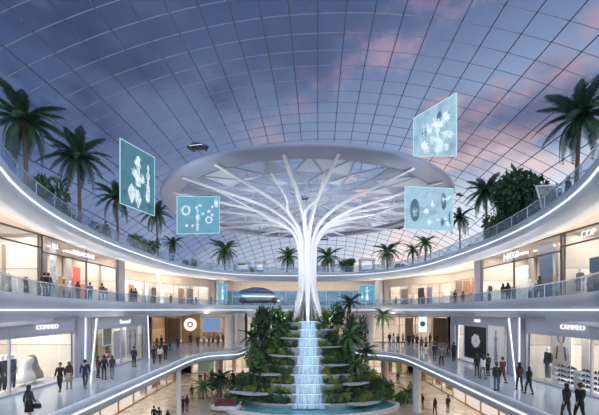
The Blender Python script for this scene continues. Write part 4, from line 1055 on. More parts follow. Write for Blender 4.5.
# rotation: 0 faces the camera, pi faces away
P1 = [  # lower gallery: column, foot row or distance, facing deg, top, bottom, pose, fem, skirt, long, label
 (32, 'Y15.4', 165, 'charcoal', 'black', 'walk', 1, 1, 0, 'woman-like person with long black hair, grey top and black skirt nearest at lower left'),
 (60, 391, 10, 'black', 'black', 'walk', 0, 0, 0, 'person in black suit walking left of the person in dark brown, before the left shop'),
 (69, 388.5, 20, 'dark brown', 'beige', 'stand', 1, 1, 0, 'long haired person in dark brown top and beige skirt before the left shop'),
 (85, 388, 200, 'navy', 'charcoal', 'stride', 0, 0, 1, 'person in navy coat striding alone beside the slanted left light column'),
 (98, 378, 150, 'plum', 'charcoal', 'stand', 1, 0, 0, 'shorter person in plum top, left one of the trio by the second left shop'),
 (104, 379.5, 185, 'black', 'charcoal', 'stand', 0, 0, 0, 'tallest person in black jacket in the trio by the second left shop'),
 (112, 379, 200, 'charcoal', 'grey', 'walk', 1, 0, 0, 'right hand person in charcoal top of the trio by the second left shop'),
 (134, 367, 175, 'navy', 'black', 'stand', 0, 0, 0, 'lone person in navy jacket looking at the posters of the second left shop'),
 (154, 364, 190, 'black', 'navy', 'walk', 0, 0, 0, 'person in black top in the front row of the left far crowd'),
 (160, 363, 180, 'white', 'charcoal', 'walk', 1, 0, 0, 'person in white top in the front row of the left far crowd'),
 (165.5, 359.5, 170, 'black', 'black', 'stand', 0, 0, 0, 'person all in black in the front row of the left far crowd'),
 (157, 352, 200, 'rust', 'charcoal', 'walk', 1, 0, 0, 'person in rust top behind the front row of the left far crowd'),
 (161.5, 348.5, 150, 'dark brown', 'black', 'stand', 0, 0, 0, 'person in dark brown top behind the front row of the left far crowd'),
 (170, 351, 160, 'teal', 'navy', 'walk', 0, 0, 0, 'person in teal top left of the round gold portal sign'),
 (178, 350, 200, 'navy', 'navy', 'stand', 0, 0, 0, 'person all in navy left of the round gold portal sign'),
 (190.5, 346, 180, 'black', 'black', 'stand', 0, 0, 1, 'person in long black coat directly under the round gold portal sign'),
 (198, 347.5, 10, 'dark brown', 'charcoal', 'walk', 0, 0, 0, 'person in dark brown jacket right of the round gold portal sign'),
 (204, 345, 180, 'beige', 'dark brown', 'walk', 1, 0, 0, 'person in beige top under the blue screen at far left'),
 (209, 345.5, 170, 'grey', 'black', 'stand', 0, 0, 0, 'person in grey top under the blue screen at far left'),
 (213, 346, 20, 'rust', 'black', 'walk', 1, 1, 0, 'person in rust top and black skirt under the blue screen'),
 (218, 347, 185, 'charcoal', 'charcoal', 'walk', 0, 0, 0, 'person in charcoal clothes right of the blue screen'),
 (223, 345.5, 160, 'plum', 'navy', 'stand', 1, 0, 0, 'person in plum top beside the left round column'),
 (389.5, 345, 20, 'black', 'charcoal', 'stand', 0, 0, 0, 'person in black top just right of the lower gallery palm'),
 (393.5, 345.5, 180, 'white', 'grey', 'stand', 1, 0, 0, 'person in white top just right of the lower gallery palm'),
 (398, 346.5, 190, 'charcoal', 'black', 'walk', 0, 0, 0, 'person in charcoal top, third right of the lower gallery palm'),
 (403, 344.5, 30, 'rust', 'charcoal', 'walk', 1, 0, 0, 'person in rust top under the left display cabinet of the right far shop'),
 (409, 347, 180, 'black', 'black', 'stand', 0, 0, 0, 'person all in black before the left cabinet of the right far shop'),
 (413, 345.5, 150, 'dark brown', 'black', 'walk', 0, 0, 0, 'person in dark brown top left of the white emblem screen'),
 (417, 347, 190, 'navy', 'charcoal', 'stand', 0, 0, 0, 'person in navy top left below the white emblem screen'),
 (421.5, 351, 180, 'grey', 'navy', 'walk', 0, 0, 0, 'person in grey top right below the white emblem screen'),
 (426, 350.5, 20, 'beige', 'black', 'walk', 1, 1, 0, 'person in beige top and black skirt right of the emblem screen'),
 (430, 345.5, 200, 'plum', 'charcoal', 'stand', 1, 0, 0, 'person in plum top under the right cabinet of the right far shop'),
 (437, 346, 170, 'dark brown', 'dark brown', 'walk', 0, 0, 0, 'person all in dark brown under the right cabinet of the right far shop'),
 (434.6, 360.5, 180, 'navy', 'charcoal', 'stand', 0, 0, 0, 'person in navy top in the middle of the right gallery walkway'),
 (441.5, 365.5, 175, 'grey', 'black', 'walk', 0, 0, 0, 'person in grey top walking near the right gallery edge'),
 (449, 354, 200, 'rust', 'charcoal', 'walk', 1, 0, 0, 'person in rust top behind the pair at the right thin light column'),
 (453.5, 361, 190, 'black', 'black', 'stand', 1, 0, 0, 'long haired person in black by the right thin light column'),
 (457, 359.5, 160, 'dark brown', 'navy', 'stand', 0, 0, 0, 'person in dark brown by the right thin light column'),
 (477, 376, 160, 'black', 'charcoal', 'stand', 1, 0, 1, 'person in black coat below the white flower poster, left one of three'),
 (483, 378.5, 190, 'white', 'grey', 'walk', 1, 0, 0, 'person in white top below the flower poster, middle one of three'),
 (488, 376, 200, 'dark brown', 'black', 'stand', 0, 0, 0, 'person in dark brown top, right one of three below the flower poster'),
 (496.5, 390.5, 180, 'charcoal', 'dusty blue', 'stand', 0, 0, 0, 'person in charcoal jacket and blue trousers, front one by the tall white poster'),
 (502.5, 383, 190, 'plum', 'charcoal', 'walk', 0, 0, 0, 'person in plum jacket, rear one of the pair by the tall white poster'),
 (519.5, 390, 170, 'plum', 'navy', 'walk', 1, 0, 1, 'person in plum coat beside the right slanted light column'),
 (529, 394, 185, 'black', 'charcoal', 'walk', 1, 0, 1, 'long haired person in black coat right of the right slanted light column'),
 (565, 'Y15.6', 180, 'charcoal', 'charcoal', 'walk', 1, 0, 1, 'long haired person in charcoal coat, left one of the nearest pair at lower right'),
 (580, 'Y15.2', 182, 'black', 'black', 'walk', 0, 0, 1, 'short haired person in black coat, right one of the nearest pair at lower right')]
for i, (px, py, rzd, top, bot, pose, fem, sk, lg, lab) in enumerate(P1):
    p = ground(px, float(py[1:]), G1) if isinstance(py, str) else gfoot(px, py, G1)
    if abs(p.x) > 15.3 and p.y < 36.8: p.x = math.copysign(15.3, p.x)
    if abs(p.x) < 11.9 and p.y < 36: p.x = math.copysign(11.9, p.x)
    if p.y > 51.5: p.y = 51.5; p.x = (px - 299.5) / F * 51.5
    person(p, R(rzd), top, bot, lab.replace('woman-like person', 'person'), pose, bool(fem), bool(sk), bool(lg), 'brown' if i % 4 == 2 else 'black', i % 3, .97 + .02 * (i % 4))
P2 = [(44.5, 22.5, 200, 'black', 'charcoal', 'stand', 0, 'person in black top, left one of the pair at the upper left balustrade'),
      (51.5, 23.0, 170, 'navy', 'navy', 'walk', 0, 'person in navy clothes, right one of the pair at the upper left balustrade'),
      (78, 29.0, 180, 'dark brown', 'grey', 'stand', 1, 'long haired person in brown top before the coral shop display'),
      (90, 30.6, 190, 'dusty blue', 'navy', 'stand', 0, 'person in dusty blue before the coral shop display'),
      (102, 32.0, 175, 'black', 'dusty blue', 'walk', 0, 'person in black top and blue trousers right of the coral display'),
      (131.5, 38.4, 180, 'plum', 'charcoal', 'stand', 1, 'left one of the pair by the upper left pier, plum top'),
      (135.5, 39.0, 185, 'charcoal', 'navy', 'stand', 0, 'right one of the pair by the upper left pier, charcoal top'),
      (171, 54, 160, 'black', 'plum', 'stand', 0, 'person in black top on the curved upper left gallery'),
      (211, 64, 190, 'charcoal', 'black', 'walk', 1, 'person at the far end of the upper left gallery'),
      (455, 42.5, 180, 'black', 'charcoal', 'stand', 0, 'left one of the pair on the upper right gallery, black top'),
      (463, 43, 170, 'dark brown', 'grey', 'stand', 1, 'right one of the pair on the upper right gallery, brown top'),
      (424, 56, 190, 'plum', 'navy', 'walk', 0, 'person in plum top on the curved upper right gallery'),
      (503, 30.6, 180, 'plum', 'white', 'stand', 1, 'left one of the pair by the upper right shop with white trousers'),
      (508, 30.0, 170, 'black', 'plum', 'stand', 1, 'right one of the pair by the upper right shop, black top'),
      (532, 24.6, 190, 'charcoal', 'grey', 'walk', 1, 'person in charcoal top at the upper right balustrade before the blue curtain')]
for i, (px, Y, rzd, top, bot, pose, fem, lab) in enumerate(P2):
    p = ground(px, Y, G2); e_ = edgeX(Y) + .55
    if abs(p.x) < e_ : p.x = math.copysign(e_, p.x)
    if Y < 38: p.x = max(-19.0, min(19.0, p.x))
    person(p, R(rzd), top, bot, lab, pose, bool(fem), False, False, 'black', i % 3, .98 + .02 * (i % 3))
for i, (px, Y, top, lab) in enumerate([(106, 32.5, 'olive', 'person in olive top on the left terrace between second palm and tall screen'), (568, 21.5, 'navy', 'person in navy on the right terrace left of the largest palm trunk'),
                                       (374, 66.5, 'charcoal', 'person in charcoal beside the white arch kiosk'), (474, 44.5, 'grey', 'person in grey on the right terrace between two palms')]):
    p = ground(px, Y, G3); e_ = edgeX(Y) + .6
    if abs(p.x) < e_ and Y < 71: p.x = math.copysign(e_, p.x)
    person(p, R(180 + i * 20), top, 'charcoal', lab, 'stand')
P0 = [(154, 'Y32', 180, 'black', 'black', 'stand', 0, 'left one of the pair in black at the bottom edge of the ground floor'), (159, 'Y31.6', 180, 'charcoal', 'black', 'stand', 0, 'right one of the pair in dark clothes at the bottom edge'),
      (168, 'Y31', 175, 'navy', 'navy', 'stand', 1, 'person in navy at the bottom edge right of the pair in black'), (183, 'Y35.6', 180, 'black', 'charcoal', 'walk', 0, 'person in black left of the ground floor palm, left one of two'),
      (187, 'Y36.4', 170, 'navy', 'black', 'stand', 1, 'person in navy left of the ground floor palm, right one of two'), (192, 'Y41', 200, 'charcoal', 'charcoal', 'walk', 0, 'person in charcoal behind the left ground floor palm'),
      (200, 385, 20, 'plum', 'black', 'stand', 0, 'person in plum far back on the left ground floor'), (205, 384, 180, 'rust', 'charcoal', 'walk', 1, 'person in rust far back on the left ground floor'),
      (212, 381, 180, 'dark brown', 'navy', 'walk', 0, 'person in dark brown far back on the left ground floor'), (233, 383, 200, 'black', 'navy', 'walk', 0, 'person in black between column and cascade on the ground floor'),
      (238, 387, 170, 'plum', 'charcoal', 'stand', 1, 'person in plum beside the cascade on the ground floor'), (243, 381.5, 180, 'navy', 'black', 'stand', 0, 'person in navy close to the cascade on the ground floor'),
      (387, 379, 180, 'black', 'black', 'stand', 0, 'person in black standing behind the escalator'), (398, 384, 180, 'dark brown', 'charcoal', 'walk', 0, 'person in dark brown right of the escalator'),
      (410.5, 395.5, 180, 'charcoal', 'black', 'stand', 0, 'person in charcoal by the right ground floor palm'), (418, 392.5, 200, 'black', 'navy', 'walk', 0, 'person in black walking behind the right ground floor palm'),
      (422, 409, 170, 'black', 'charcoal', 'walk', 1, 'long haired person in black right of the pool'), (435, 414, 180, 'plum', 'black', 'walk', 1, 'person in plum near the right ground floor shops'),
      (415, 384, 20, 'rust', 'navy', 'walk', 0, 'person in rust far back on the right ground floor'), (448, 412, 190, 'dark brown', 'charcoal', 'stand', 0, 'person in brown before the right ground floor shop')]
for i, (px, py, rzd, top, bot, pose, fem, lab) in enumerate(P0):
    p = ground(px, float(py[1:]), G0) if isinstance(py, str) else gfoot(px, py, G0)
    p.y = min(p.y, 56.5); p.x = max(-17.8, min(17.8, p.x))
    person(p, R(rzd), top, bot, lab, pose, bool(fem), False, False, 'black', i % 3)
# handbag of the nearest left person
t = thing('handbag', 'black handbag carried by the nearest person at lower left', 'bag', ground(37.2, 15.45, G1 + .56))
mb = MB(); mb.loft([[(x * s_, y * s2, z) for x, y in ((-.16, -.05), (.16, -.05), (.16, .05), (-.16, .05))] for z, s_, s2 in ((0, .9, 1), (.05, 1, 1.1), (.22, .9, .6))]); mb.build('bag_body', mat('black leather', (.015, .014, .015), .35, noise=.1), t)
mb = MB(); mb.tube([(.1 * cos(a_ * pi / 8), 0, .21 + .13 * sin(a_ * pi / 8)) for a_ in range(9)], .009, 6); mb.build('strap', MATS['black leather'], t)

# ------------------------------------------------------------------ shop contents
def mannequin(e, x, y, top, bot, label, skirt=False, long_=False, h=1.05, fem=False, z=.05, turn=0):
    p, rz = loc_on(e, x, y, z); person(p, rz + turn, top, bot, label, 'stand', fem, skirt, long_, h=h, mannequin=True)
def along(e, px):       # local x on the front where pixel column px falls
    a = Vector(e.location); rz = e.rotation_euler.z; u = Vector((cos(rz), sin(rz))); k = (px - 299.5) / F
    # a.x + s*u.x = k*(a.y + s*u.y)
    return (k * a.y - a.x) / (u.x - k * u.y)
def alongd(e, px, dep):  # same at a depth behind the front
    rz = e.rotation_euler.z; u = Vector((cos(rz), sin(rz))); n = Vector((-sin(rz), cos(rz))); a = Vector((e.location.x, e.location.y)) + n * dep; k = (px - 299.5) / F
    return (k * a.y - a.x) / (u.x - k * u.y)
def panel(e, px0, px1, dep, z0, z1, m, label, cat='panel', name='room_divider', fr=None, t=.08):
    x0, x1 = alongd(e, px0, dep), alongd(e, px1, dep)
    if x1 < x0: x0, x1 = x1, x0
    p, rz = loc_on(e, (x0 + x1) / 2, dep, z0); th = thing(name, label, cat, p, rz)
    mb = MB(); mb.box((0, 0, (z1 - z0) / 2), (x1 - x0, t, z1 - z0)); mb.build('board', m, th)
    if fr:
        mb = MB(); w, h = x1 - x0, z1 - z0
        for a, b in (((-w / 2, 0), (w / 2, 0)), ((-w / 2, h), (w / 2, h)), ((-w / 2, 0), (-w / 2, h)), ((w / 2, 0), (w / 2, h))): mb.bar((a[0], -.05, a[1]), (b[0], -.05, b[1]), .08)
        mb.build('frame', fr, th)
    return th, x1 - x0
def figure_on(th, cx, z0, h, w, m, kind='fig', name='figure_image', y=-.055):
    prof = {'fig': [(.05, 0), (.40, .02), (.48, .25), (.30, .48), (.24, .58), (.42, .68), (.44, .76), (.16, .82), (.14, .86), (.24, .90), (.22, .97), (.08, 1)],
            'flower': None}[kind]; mb = MB()
    if prof:
        mb.add([(cx - r * w / 2, y, z0 + z * h) for r, z in prof] + [(cx + r * w / 2, y, z0 + z * h) for r, z in prof], [(i, i + len(prof), i + 1 + len(prof), i + 1) for i in range(len(prof) - 1)])
    else:
        for k in range(7):
            a = 2 * pi * k / 7; c = Vector((cx + cos(a) * w * .26, y, z0 + h / 2 + sin(a) * h * .24)); n = 12
            mb.add([(c.x + w * .22 * cos(2 * pi * j / n), y - .002 * k, c.z + h * .2 * sin(2 * pi * j / n)) for j in range(n)], [tuple(range(n))])
    return mb.build(name, m, th)
M_CORAL = mat('coral panel', (.80, .16, .13), .6, noise=.05); M_PINK = mat('salmon panel', (.85, .32, .24), .6, noise=.05); M_PEACH = mat('peach panel', (.85, .55, .38), .6)
M_SLATE = mat('slate blue curtain', (.12, .18, .27), .8, noise=.3, nscale=3, tex='wave'); M_BLK = mat('black board', (.015, .016, .016), .6, noise=.2, nscale=2)
M_POST = mat('white poster', (.80, .78, .76), .7, noise=.04); M_GREYC = mat('warm grey panel', (.30, .27, .27), .7, noise=.1)
M_INK = mat('dark print', (.05, .05, .06), .7, noise=.2, nscale=6); M_PALE = mat('pale print', (.62, .60, .60), .7, noise=.2, nscale=5); M_GREEN = mat('green print', (.10, .35, .22), .7)
# upper left
panel(eL2a, 38, 47, 1.4, .05, 5.0, M_GREYC, 'tall warm grey pier panel in the upper left shop window')
panel(eL2a, 50, 56, 1.6, .05, 4.6, mat('speckled textile', (.62, .62, .66), .8, noise=.45, nscale=5), 'pale speckled hanging textile in the upper left shop', name='textile_banner')
panel(eL2b, 73, 80, 2.4, 1.6, 3.5, M_CORAL, 'upper coral red panel in the upper left shop'); panel(eL2b, 81, 94, 3.2, .05, 2.0, M_PINK, 'large salmon pink panel in the upper left shop')
panel(eL2b, 78, 87, 4.2, 2.1, 3.3, M_PEACH, 'peach panel in the upper left shop')
mannequin(eL2a, alongd(eL2a, 27, 1), 1.0, 'dark brown', 'charcoal', 'white mannequin in long dark brown coat in the upper left window', long_=True, skirt=True, fem=True, h=1.25)
mannequin(eL2a, alongd(eL2a, 8, 1), 1.0, 'beige', 'beige', 'mannequin in beige outfit at the far left of the upper left window', skirt=True, fem=True, h=1.2)
mannequin(eL2b, alongd(eL2b, 106, 1), 1.0, 'grey', 'white', 'mannequin in grey top near the upper left pier', fem=True, h=1.15)
sign(eL2b, along(eL2b, 83), H2 - G2 - .75, 'REE MODAII', .58, 'white lettered sign above the coral shop on the upper left gallery')
sign(eL2a, along(eL2a, 54), H2 - G2 - .65, 'ELL', .5, 'short white lettered sign above the upper left window next to the coral shop')
# upper right
panel(eR2a, 540, 553, 1.4, .05, 5.0, M_SLATE, 'slate blue curtain column in the upper right shop window', name='curtain'); panel(eR2a, 590, 606, 1.2, .05, 3.0, M_SLATE, 'short slate blue curtain at the right picture edge', name='curtain')
mannequin(eR2a, alongd(eR2a, 561, .8), .8, 'white', 'white', 'mannequin in long white gown in the upper right window', skirt=True, long_=True, fem=True, h=1.35)
mannequin(eR2a, alongd(eR2a, 580, .8), .8, 'grey', 'beige', 'mannequin in grey jacket and beige skirt in the upper right window', skirt=True, h=1.35)
mannequin(eR2b, alongd(eR2b, 490, .8), .8, 'dark brown', 'black', 'dark dressed mannequin left in the upper right corner shop', long_=True, h=1.25)
mannequin(eR2a, alongd(eR2a, 530, 1), 1.0, 'white', 'grey', 'mannequin in white top left of the slate blue curtain', fem=True, h=1.2)
panel(eR2b, 494, 501, 2.4, .05, 3.6, mat('sand panel', (.55, .42, .30), .7, noise=.1), 'sand coloured panel in the upper right corner shop')
panel(eR2b, 507, 528, 3.4, .9, 3.8, M_POST, 'white poster with slim figures in the upper right corner shop')
sign(eR2b, along(eR2b, 512), H2 - G2 - .75, 'NICCI', .85, 'white lettered sign above the upper right corner shop')
sign(eR2a, along(eR2a, 590), H2 - G2 - .55, 'COP', .6, 'faint white lettered sign at the right picture edge, upper gallery')
# lower left
sign(eL1a, along(eL1a, 46), H1 - G1 - .55, 'COMMEO', .42, 'white lettered sign above the big lower left shop')
sign(eL1b, along(eL1b, 124), H1 - G1 - .5, 'Seomnal', .5, 'white lettered sign above the second lower left shop')
for px, top, lab in ((2, 'charcoal', 'mannequin in charcoal suit cut by the left picture edge, lower shop'), (7, 'black', 'mannequin in black suit second from the left in the lower left window'), (12, 'charcoal', 'mannequin in charcoal coat third from the left in the lower left window')):
    mannequin(eL1a, alongd(eL1a, px, .9), .9, top, top, lab, long_=True, h=1.3)
def drape(e, px, dep, w, h, m, label, lean):
    p, rz = loc_on(e, alongd(e, px, dep), dep, .06); t = thing('draped_coat', label, 'garment display', p, rz); mb = MB(); rings = []
    for i in range(9):
        s_ = i / 8; r = w * (.5 - .32 * s_ + .06 * sin(s_ * 9)); rings.append([(lean * s_ * s_ * w + r * cos(2 * pi * j / 18) * (1 + .12 * sin(5 * 2 * pi * j / 18) * (1 - s_)), r * .5 * sin(2 * pi * j / 18), .25 + h * s_) for j in range(18)])
    mb.loft(rings); mb.build('fabric', m, t, True); mb = MB(); mb.lathe([(.3, 0), (.3, .04), (.03, .06), (.03, .3)], 14); mb.build('stand', M_STEEL, t, True)
drape(eL1a, 25, 1.3, 1.5, 1.5, mat('ivory fabric', (.74, .70, .66), .8, noise=.06), 'ivory cape draped on a stand in the lower left window', .2); drape(eL1a, 36, 1.4, 1.1, 1.65, mat('taupe fabric', (.34, .29, .24), .8, noise=.1), 'taupe cape draped on a stand right of the ivory one', -.35)
panel(eL1a, 42, 48, 2.6, .9, 2.6, mat('sage panel', (.50, .58, .46), .7), 'pale sage panel in the lower left shop')
panel(eL1a, 50, 62, 3.4, .06, 3.4, mat('warm white partition', (.78, .70, .60), .7), 'warm white partition in the lower left shop', name='partition')
th, w = panel(eL1b, 102, 111, .5, 1.9, 3.6, mat('olive print', (.30, .28, .18), .7, noise=.4, nscale=6, tex='wave'), 'olive striped picture in the second lower left shop', fr=M_WHITE, name='picture')
th, w = panel(eL1b, 126, 138, .5, .4, 3.3, M_POST, 'white poster with two figures in red-brown in the second lower left shop', name='poster')
figure_on(th, -w * .22, .3, 2.3, .7, mat('red-brown print', (.45, .20, .14), .7)); figure_on(th, w * .2, .5, 2.1, .7, MATS['red-brown print'])
th, w = panel(eL1b, 113, 125, .9, .4, 3.0, mat('ivory board', (.70, .66, .62), .7), 'ivory board with slim garments in the second lower left shop')
for k in range(4): figure_on(th, -w * .36 + k * w * .24, .3, 2.0, .4, M_PALE, name='garment_image')
# lower right
sign(eR1a, along(eR1a, 574), H1 - G1 - .5, 'CAMMEO', .42, 'white lettered sign above the big lower right shop')
sign(eR1b, along(eR1b, 478.5), H1 - G1 - .42, 'MIKU', .38, 'small white lettered sign above the flower poster')
th, w = panel(eR1b, 465, 487.5, -.14, .5, 3.45, M_BLK, 'black poster with a big white flower on the lower right gallery', fr=M_GREYMET, name='poster'); figure_on(th, .1, .95, 1.4, 1.5, M_POST, 'flower', 'flower_image')
th, w = panel(eR1b, 488.5, 504, -.14, .2, 3.6, M_POST, 'tall white poster of a slender dressed figure on the lower right gallery', name='poster'); figure_on(th, .05, .3, 2.8, 1.0, mat('grey print', (.30, .28, .30), .7, noise=.5, nscale=4))
mannequin(eR1a, alongd(eR1a, 548, .8), .8, 'charcoal', 'grey', 'mannequin in grey clothes left of the large portrait poster', h=1.35)
th, w = panel(eR1a, 552, 572, 1.8, .3, 3.7, M_POST, 'large portrait poster of a person with straps in the lower right shop', name='poster'); mb = MB(); mb.add([(.34 * cos(2 * pi * i / 20), -.048, 2.72 + .42 * sin(2 * pi * i / 20)) for i in range(20)], [tuple(range(20))]); mb.build('hair_image', M_INK, th)
mb = MB(); mb.add([(x, -.052, z) for x, z in ((-.75, .1), (.75, .1), (.72, 1.6), (.55, 2.02), (.12, 2.15), (.12, 2.35), (-.12, 2.35), (-.12, 2.15), (-.55, 2.02), (-.72, 1.6))], [tuple(range(10))]); mb.build('shirt_image', mat('off-white print', (.58, .50, .46), .7, noise=.15, nscale=3), th)
mb = MB(); mb.add([(.19 * cos(2 * pi * i / 20), -.058, 2.62 + .27 * sin(2 * pi * i / 20)) for i in range(20)], [tuple(range(20))]); mb.build('face_image', mat('fair print', (.66, .46, .38), .7), th)
for sg in (-1, 1):
    mb = MB(); mb.add([(sg * .22, -.06, 2.1), (sg * .36, -.06, 2.08), (sg * .50, -.06, 1.2), (sg * .36, -.06, 1.15)], [(0, 1, 2, 3)]); mb.build('strap_image', M_INK, th)
panel(eR1a, 538, 545, 2.2, .06, 3.6, mat('sand partition', (.56, .48, .40), .7), 'sand coloured partition at the left of the lower right shop', name='partition')
panel(eR1a, 582, 590, 2.6, .06, 3.8, mat('grey partition', (.48, .44, .42), .7), 'grey partition right of the portrait poster', name='partition')
# shoe shelves
def shoe_one(parent=None):
    t = thing('shoe', 'x', 'shoe', (0, 0, 0)); LABELS.pop('x', None)
    mb = MB(); rings = []
    for x, w, zb, zt in ((-.13, .03, 0, .11), (-.11, .04, 0, .12), (-.04, .042, .0, .10), (.04, .045, 0, .07), (.11, .04, 0, .05), (.15, .02, .0, .03)):
        rings.append([(x, -w, zb), (x, w, zb), (x, w * .9, (zb + zt) / 2), (x, w * .5, zt), (x, -w * .5, zt), (x, -w * .9, (zb + zt) / 2)])
    mb.loft(rings); mb.build('upper', MATS['black leather'], t, True)
    mb = MB(); mb.box((0, 0, -.01), (.29, .09, .025)); mb.build('sole', M_GREYMET, t); return t
shoe0 = shoe_one(); first = True; ordn = ['first', 'second', 'third', 'fourth', 'fifth']
for si, (px, nm) in enumerate(((566, 'left'), (592, 'right'))):
    x = alongd(eR1a, px, .7); p, rz = loc_on(eR1a, x, .7, .06); t = thing('shoe_stand', '%s tiered glass shoe stand in the lower right shop window' % nm, 'shelf', p, rz)
    for lv in range(4):
        mb = MB(); mb.box((0, 0, .2 + lv * .31), (1.7, .42, .03)); mb.build('shelf', M_RAIL, t)
    mb = MB()
    for sx in (-.84, .84): mb.box((sx, 0, .58), (.04, .4, 1.16))
    mb.build('upright', M_STEEL, t)
    for lv in range(4):
        for j in range(4):
            s_ = shoe0 if first else copy_tree(shoe0); first = False
            pp = Matrix.Rotation(rz, 3, 'Z') @ Vector((-.6 + j * .4, 0, .24 + lv * .31)); s_.location = p + pp; s_.rotation_euler = (0, 0, rz + R(20 if j % 2 else 160)); s_.scale = (1.15, 1.15, 1.3)
            s_['label'] = 'dark shoe, %s from left, %s shelf up on the %s shoe stand' % (ordn[j], ordn[lv], nm); s_['group'] = 'shoes on the glass stands'
# far shops of the lower gallery
panel(eL1c, 165, 180, .3, .06, 3.6, mat('brown shelving', (.22, .13, .08), .6, noise=.5, nscale=3, tex='wave'), 'dark brown shelving left of the gold portal', name='shelving')
th, w = panel(eL1c, 182, 199, -.3, .02, 4.2, M_GOLD, 'bronze portal panel with round lit emblem on the far lower left', name='portal')
mb = MB(); mb.tube([(0, -.06, 2.7), (0, -.16, 2.7)], .95, 28); mb.build('round_emblem', glow('emblem glow', (1, .78, .74), 1.3), th)
mb = MB(); mb.tube([(0, -.17, 2.7), (0, -.20, 2.7)], .45, 24); mb.build('emblem_centre', M_GOLD, th); mb = MB(); mb.tube([(0, -.21, 2.7), (0, -.24, 2.7)], .25, 18); mb.build('emblem_dot', glow('emblem glow', (1, .78, .74), 1.3), th)
panel(eL1c, 203, 221, -.2, 1.7, 3.7, glow('blue screen light', (.22, .36, .62), .75), 'blue display screen over the far lower left shop', 'screen', 'display_screen', M_WHITE)
panel(eR1c, 405, 413, .3, .06, 3.7, mat('walnut shelving', (.30, .19, .12), .6, noise=.6, nscale=3.5, tex='wave'), 'walnut display cabinet left of the emblem screen', name='cabinet')
th, w = panel(eR1c, 418, 427, -.2, 1.5, 3.9, glow('white screen light', (.78, .90, .88), 1.1), 'white screen with round green emblem on the far lower right', 'screen', 'display_screen', M_WHITE)
mb = MB(); mb.tube([(0, -.05, 1.3), (0, -.09, 1.3)], .4, 20); mb.build('round_emblem', M_GREEN, th)
panel(eR1c, 433, 447, .3, .06, 3.7, MATS['walnut shelving'], 'walnut display cabinet right of the emblem screen', name='cabinet')
# far upper shops
for i, (e, px0, px1, m, lab) in enumerate([(eL2c, 128, 134, M_TAN, 'tan panel in the first curved upper left shop'), (eL2c, 139, 147, M_POST, 'pale poster in the curved upper left shop'), (eL2c, 152, 156, M_INK, 'dark clothes rail panel in the curved upper left shop'),
    (eL2d, 178, 184, M_TAN, 'tan panel in the second curved upper left shop'), (eL2d, 187, 193, M_GREYC, 'grey panel in the second curved upper left shop'), (eR2c, 456, 464, M_TAN, 'timber panel in the curved upper right shop'), (eR2c, 444, 450, M_POST, 'pale panel in the curved upper right shop'),
    (eR2c, 468, 473, M_PINK, 'salmon panel in the curved upper right shop'), (eR2d, 418, 424, M_INK, 'dark panel in the far upper right shop'), (eR2d, 400, 408, M_GREYC, 'grey panel in the far upper right shop'), (eR2d, 427, 432, mat('violet print', (.30, .25, .50), .7), 'violet panel in the far upper right shop')]):
    panel(e, px0, px1, 1.5, .06, 3.2, m, lab)
# ground shops
for i, (e, px0, px1, m, lab) in enumerate([(eL0a, 152, 160, M_GOLD, 'bronze display panel in the left ground floor shop'), (eL0a, 140, 147, M_POST, 'pale panel in the left ground floor shop'), (eR0a, 436, 441, M_CORAL, 'coral panel in the right ground floor shop'),
    (eR0a, 446, 452, M_GOLD, 'bronze panel in the right ground floor shop'), (eR0b, 388, 392, M_INK, 'dark garment panel in the rear right ground floor shop'), (eR0b, 396, 402, mat('lime panel', (.55, .62, .15), .7), 'lime green panel in the rear right ground floor shop'),
    (eL0b, 198, 214, mat('pale teal glass', (.35, .62, .55), .3), 'pale teal glass panel in the rear left ground floor shop'), (eL0b, 232, 236, M_PEACH, 'peach panel in the rear left ground floor shop')]):
    panel(e, px0, px1, 1.2, .06, 3.2, m, lab)
def rack(e, px, dep, label, cols):
    p, rz = loc_on(e, alongd(e, px, dep), dep, .06); t = thing('clothes_rack', label, 'clothes rack', p, rz); mb = MB()
    mb.tube([(-.9, 0, 0), (-.9, 0, 1.7), (.9, 0, 1.7), (.9, 0, 0)], .025, 6); mb.bar((-.9, -.25, .02), (-.9, .25, .02), .04); mb.bar((.9, -.25, .02), (.9, .25, .02), .04); mb.build('frame', M_STEEL, t)
    for k, c in enumerate(cols):
        x = -.7 + 1.4 * k / (len(cols) - 1); mb = MB(); mb.loft([[(x + dx * sx_2, dy * s_, z) for dx, dy in ((-.05, -1), (.05, -1), (.05, 1), (-.05, 1))] for z, s_, sx_2 in ((.5, .24, 1.2), (1.3, .20, .9), (1.55, .21, .8), (1.62, .05, .5))])
        o = mb.build('hanging_garment', cloth(c), None); o.location = p; o.rotation_euler = (0, 0, rz); tag(o, '%s garment, %s on the %s' % (c, ['leftmost', 'second', 'third', 'fourth', 'rightmost'][k], label), 'garment', 'garments hanging on shop racks')
rack(eL2a, 18, 3.0, 'steel clothes rack in the upper left shop', ['beige', 'white', 'grey', 'dark brown', 'beige'])
rack(eL2b, 100, 3.5, 'steel clothes rack behind the coral display', ['white', 'beige', 'rust', 'white', 'grey'])
rack(eR2a, 571, 3.4, 'steel clothes rack in the upper right shop', ['dusty blue', 'grey', 'beige', 'white', 'charcoal'])
rack(eR2b, 514, 2.4, 'clothes rack in the upper right corner shop', ['white', 'beige', 'charcoal', 'grey', 'white'])
rack(eL1a, 72, 2.4, 'clothes rack at the end of the lower left shop', ['beige', 'rust', 'dark brown', 'beige', 'grey'])

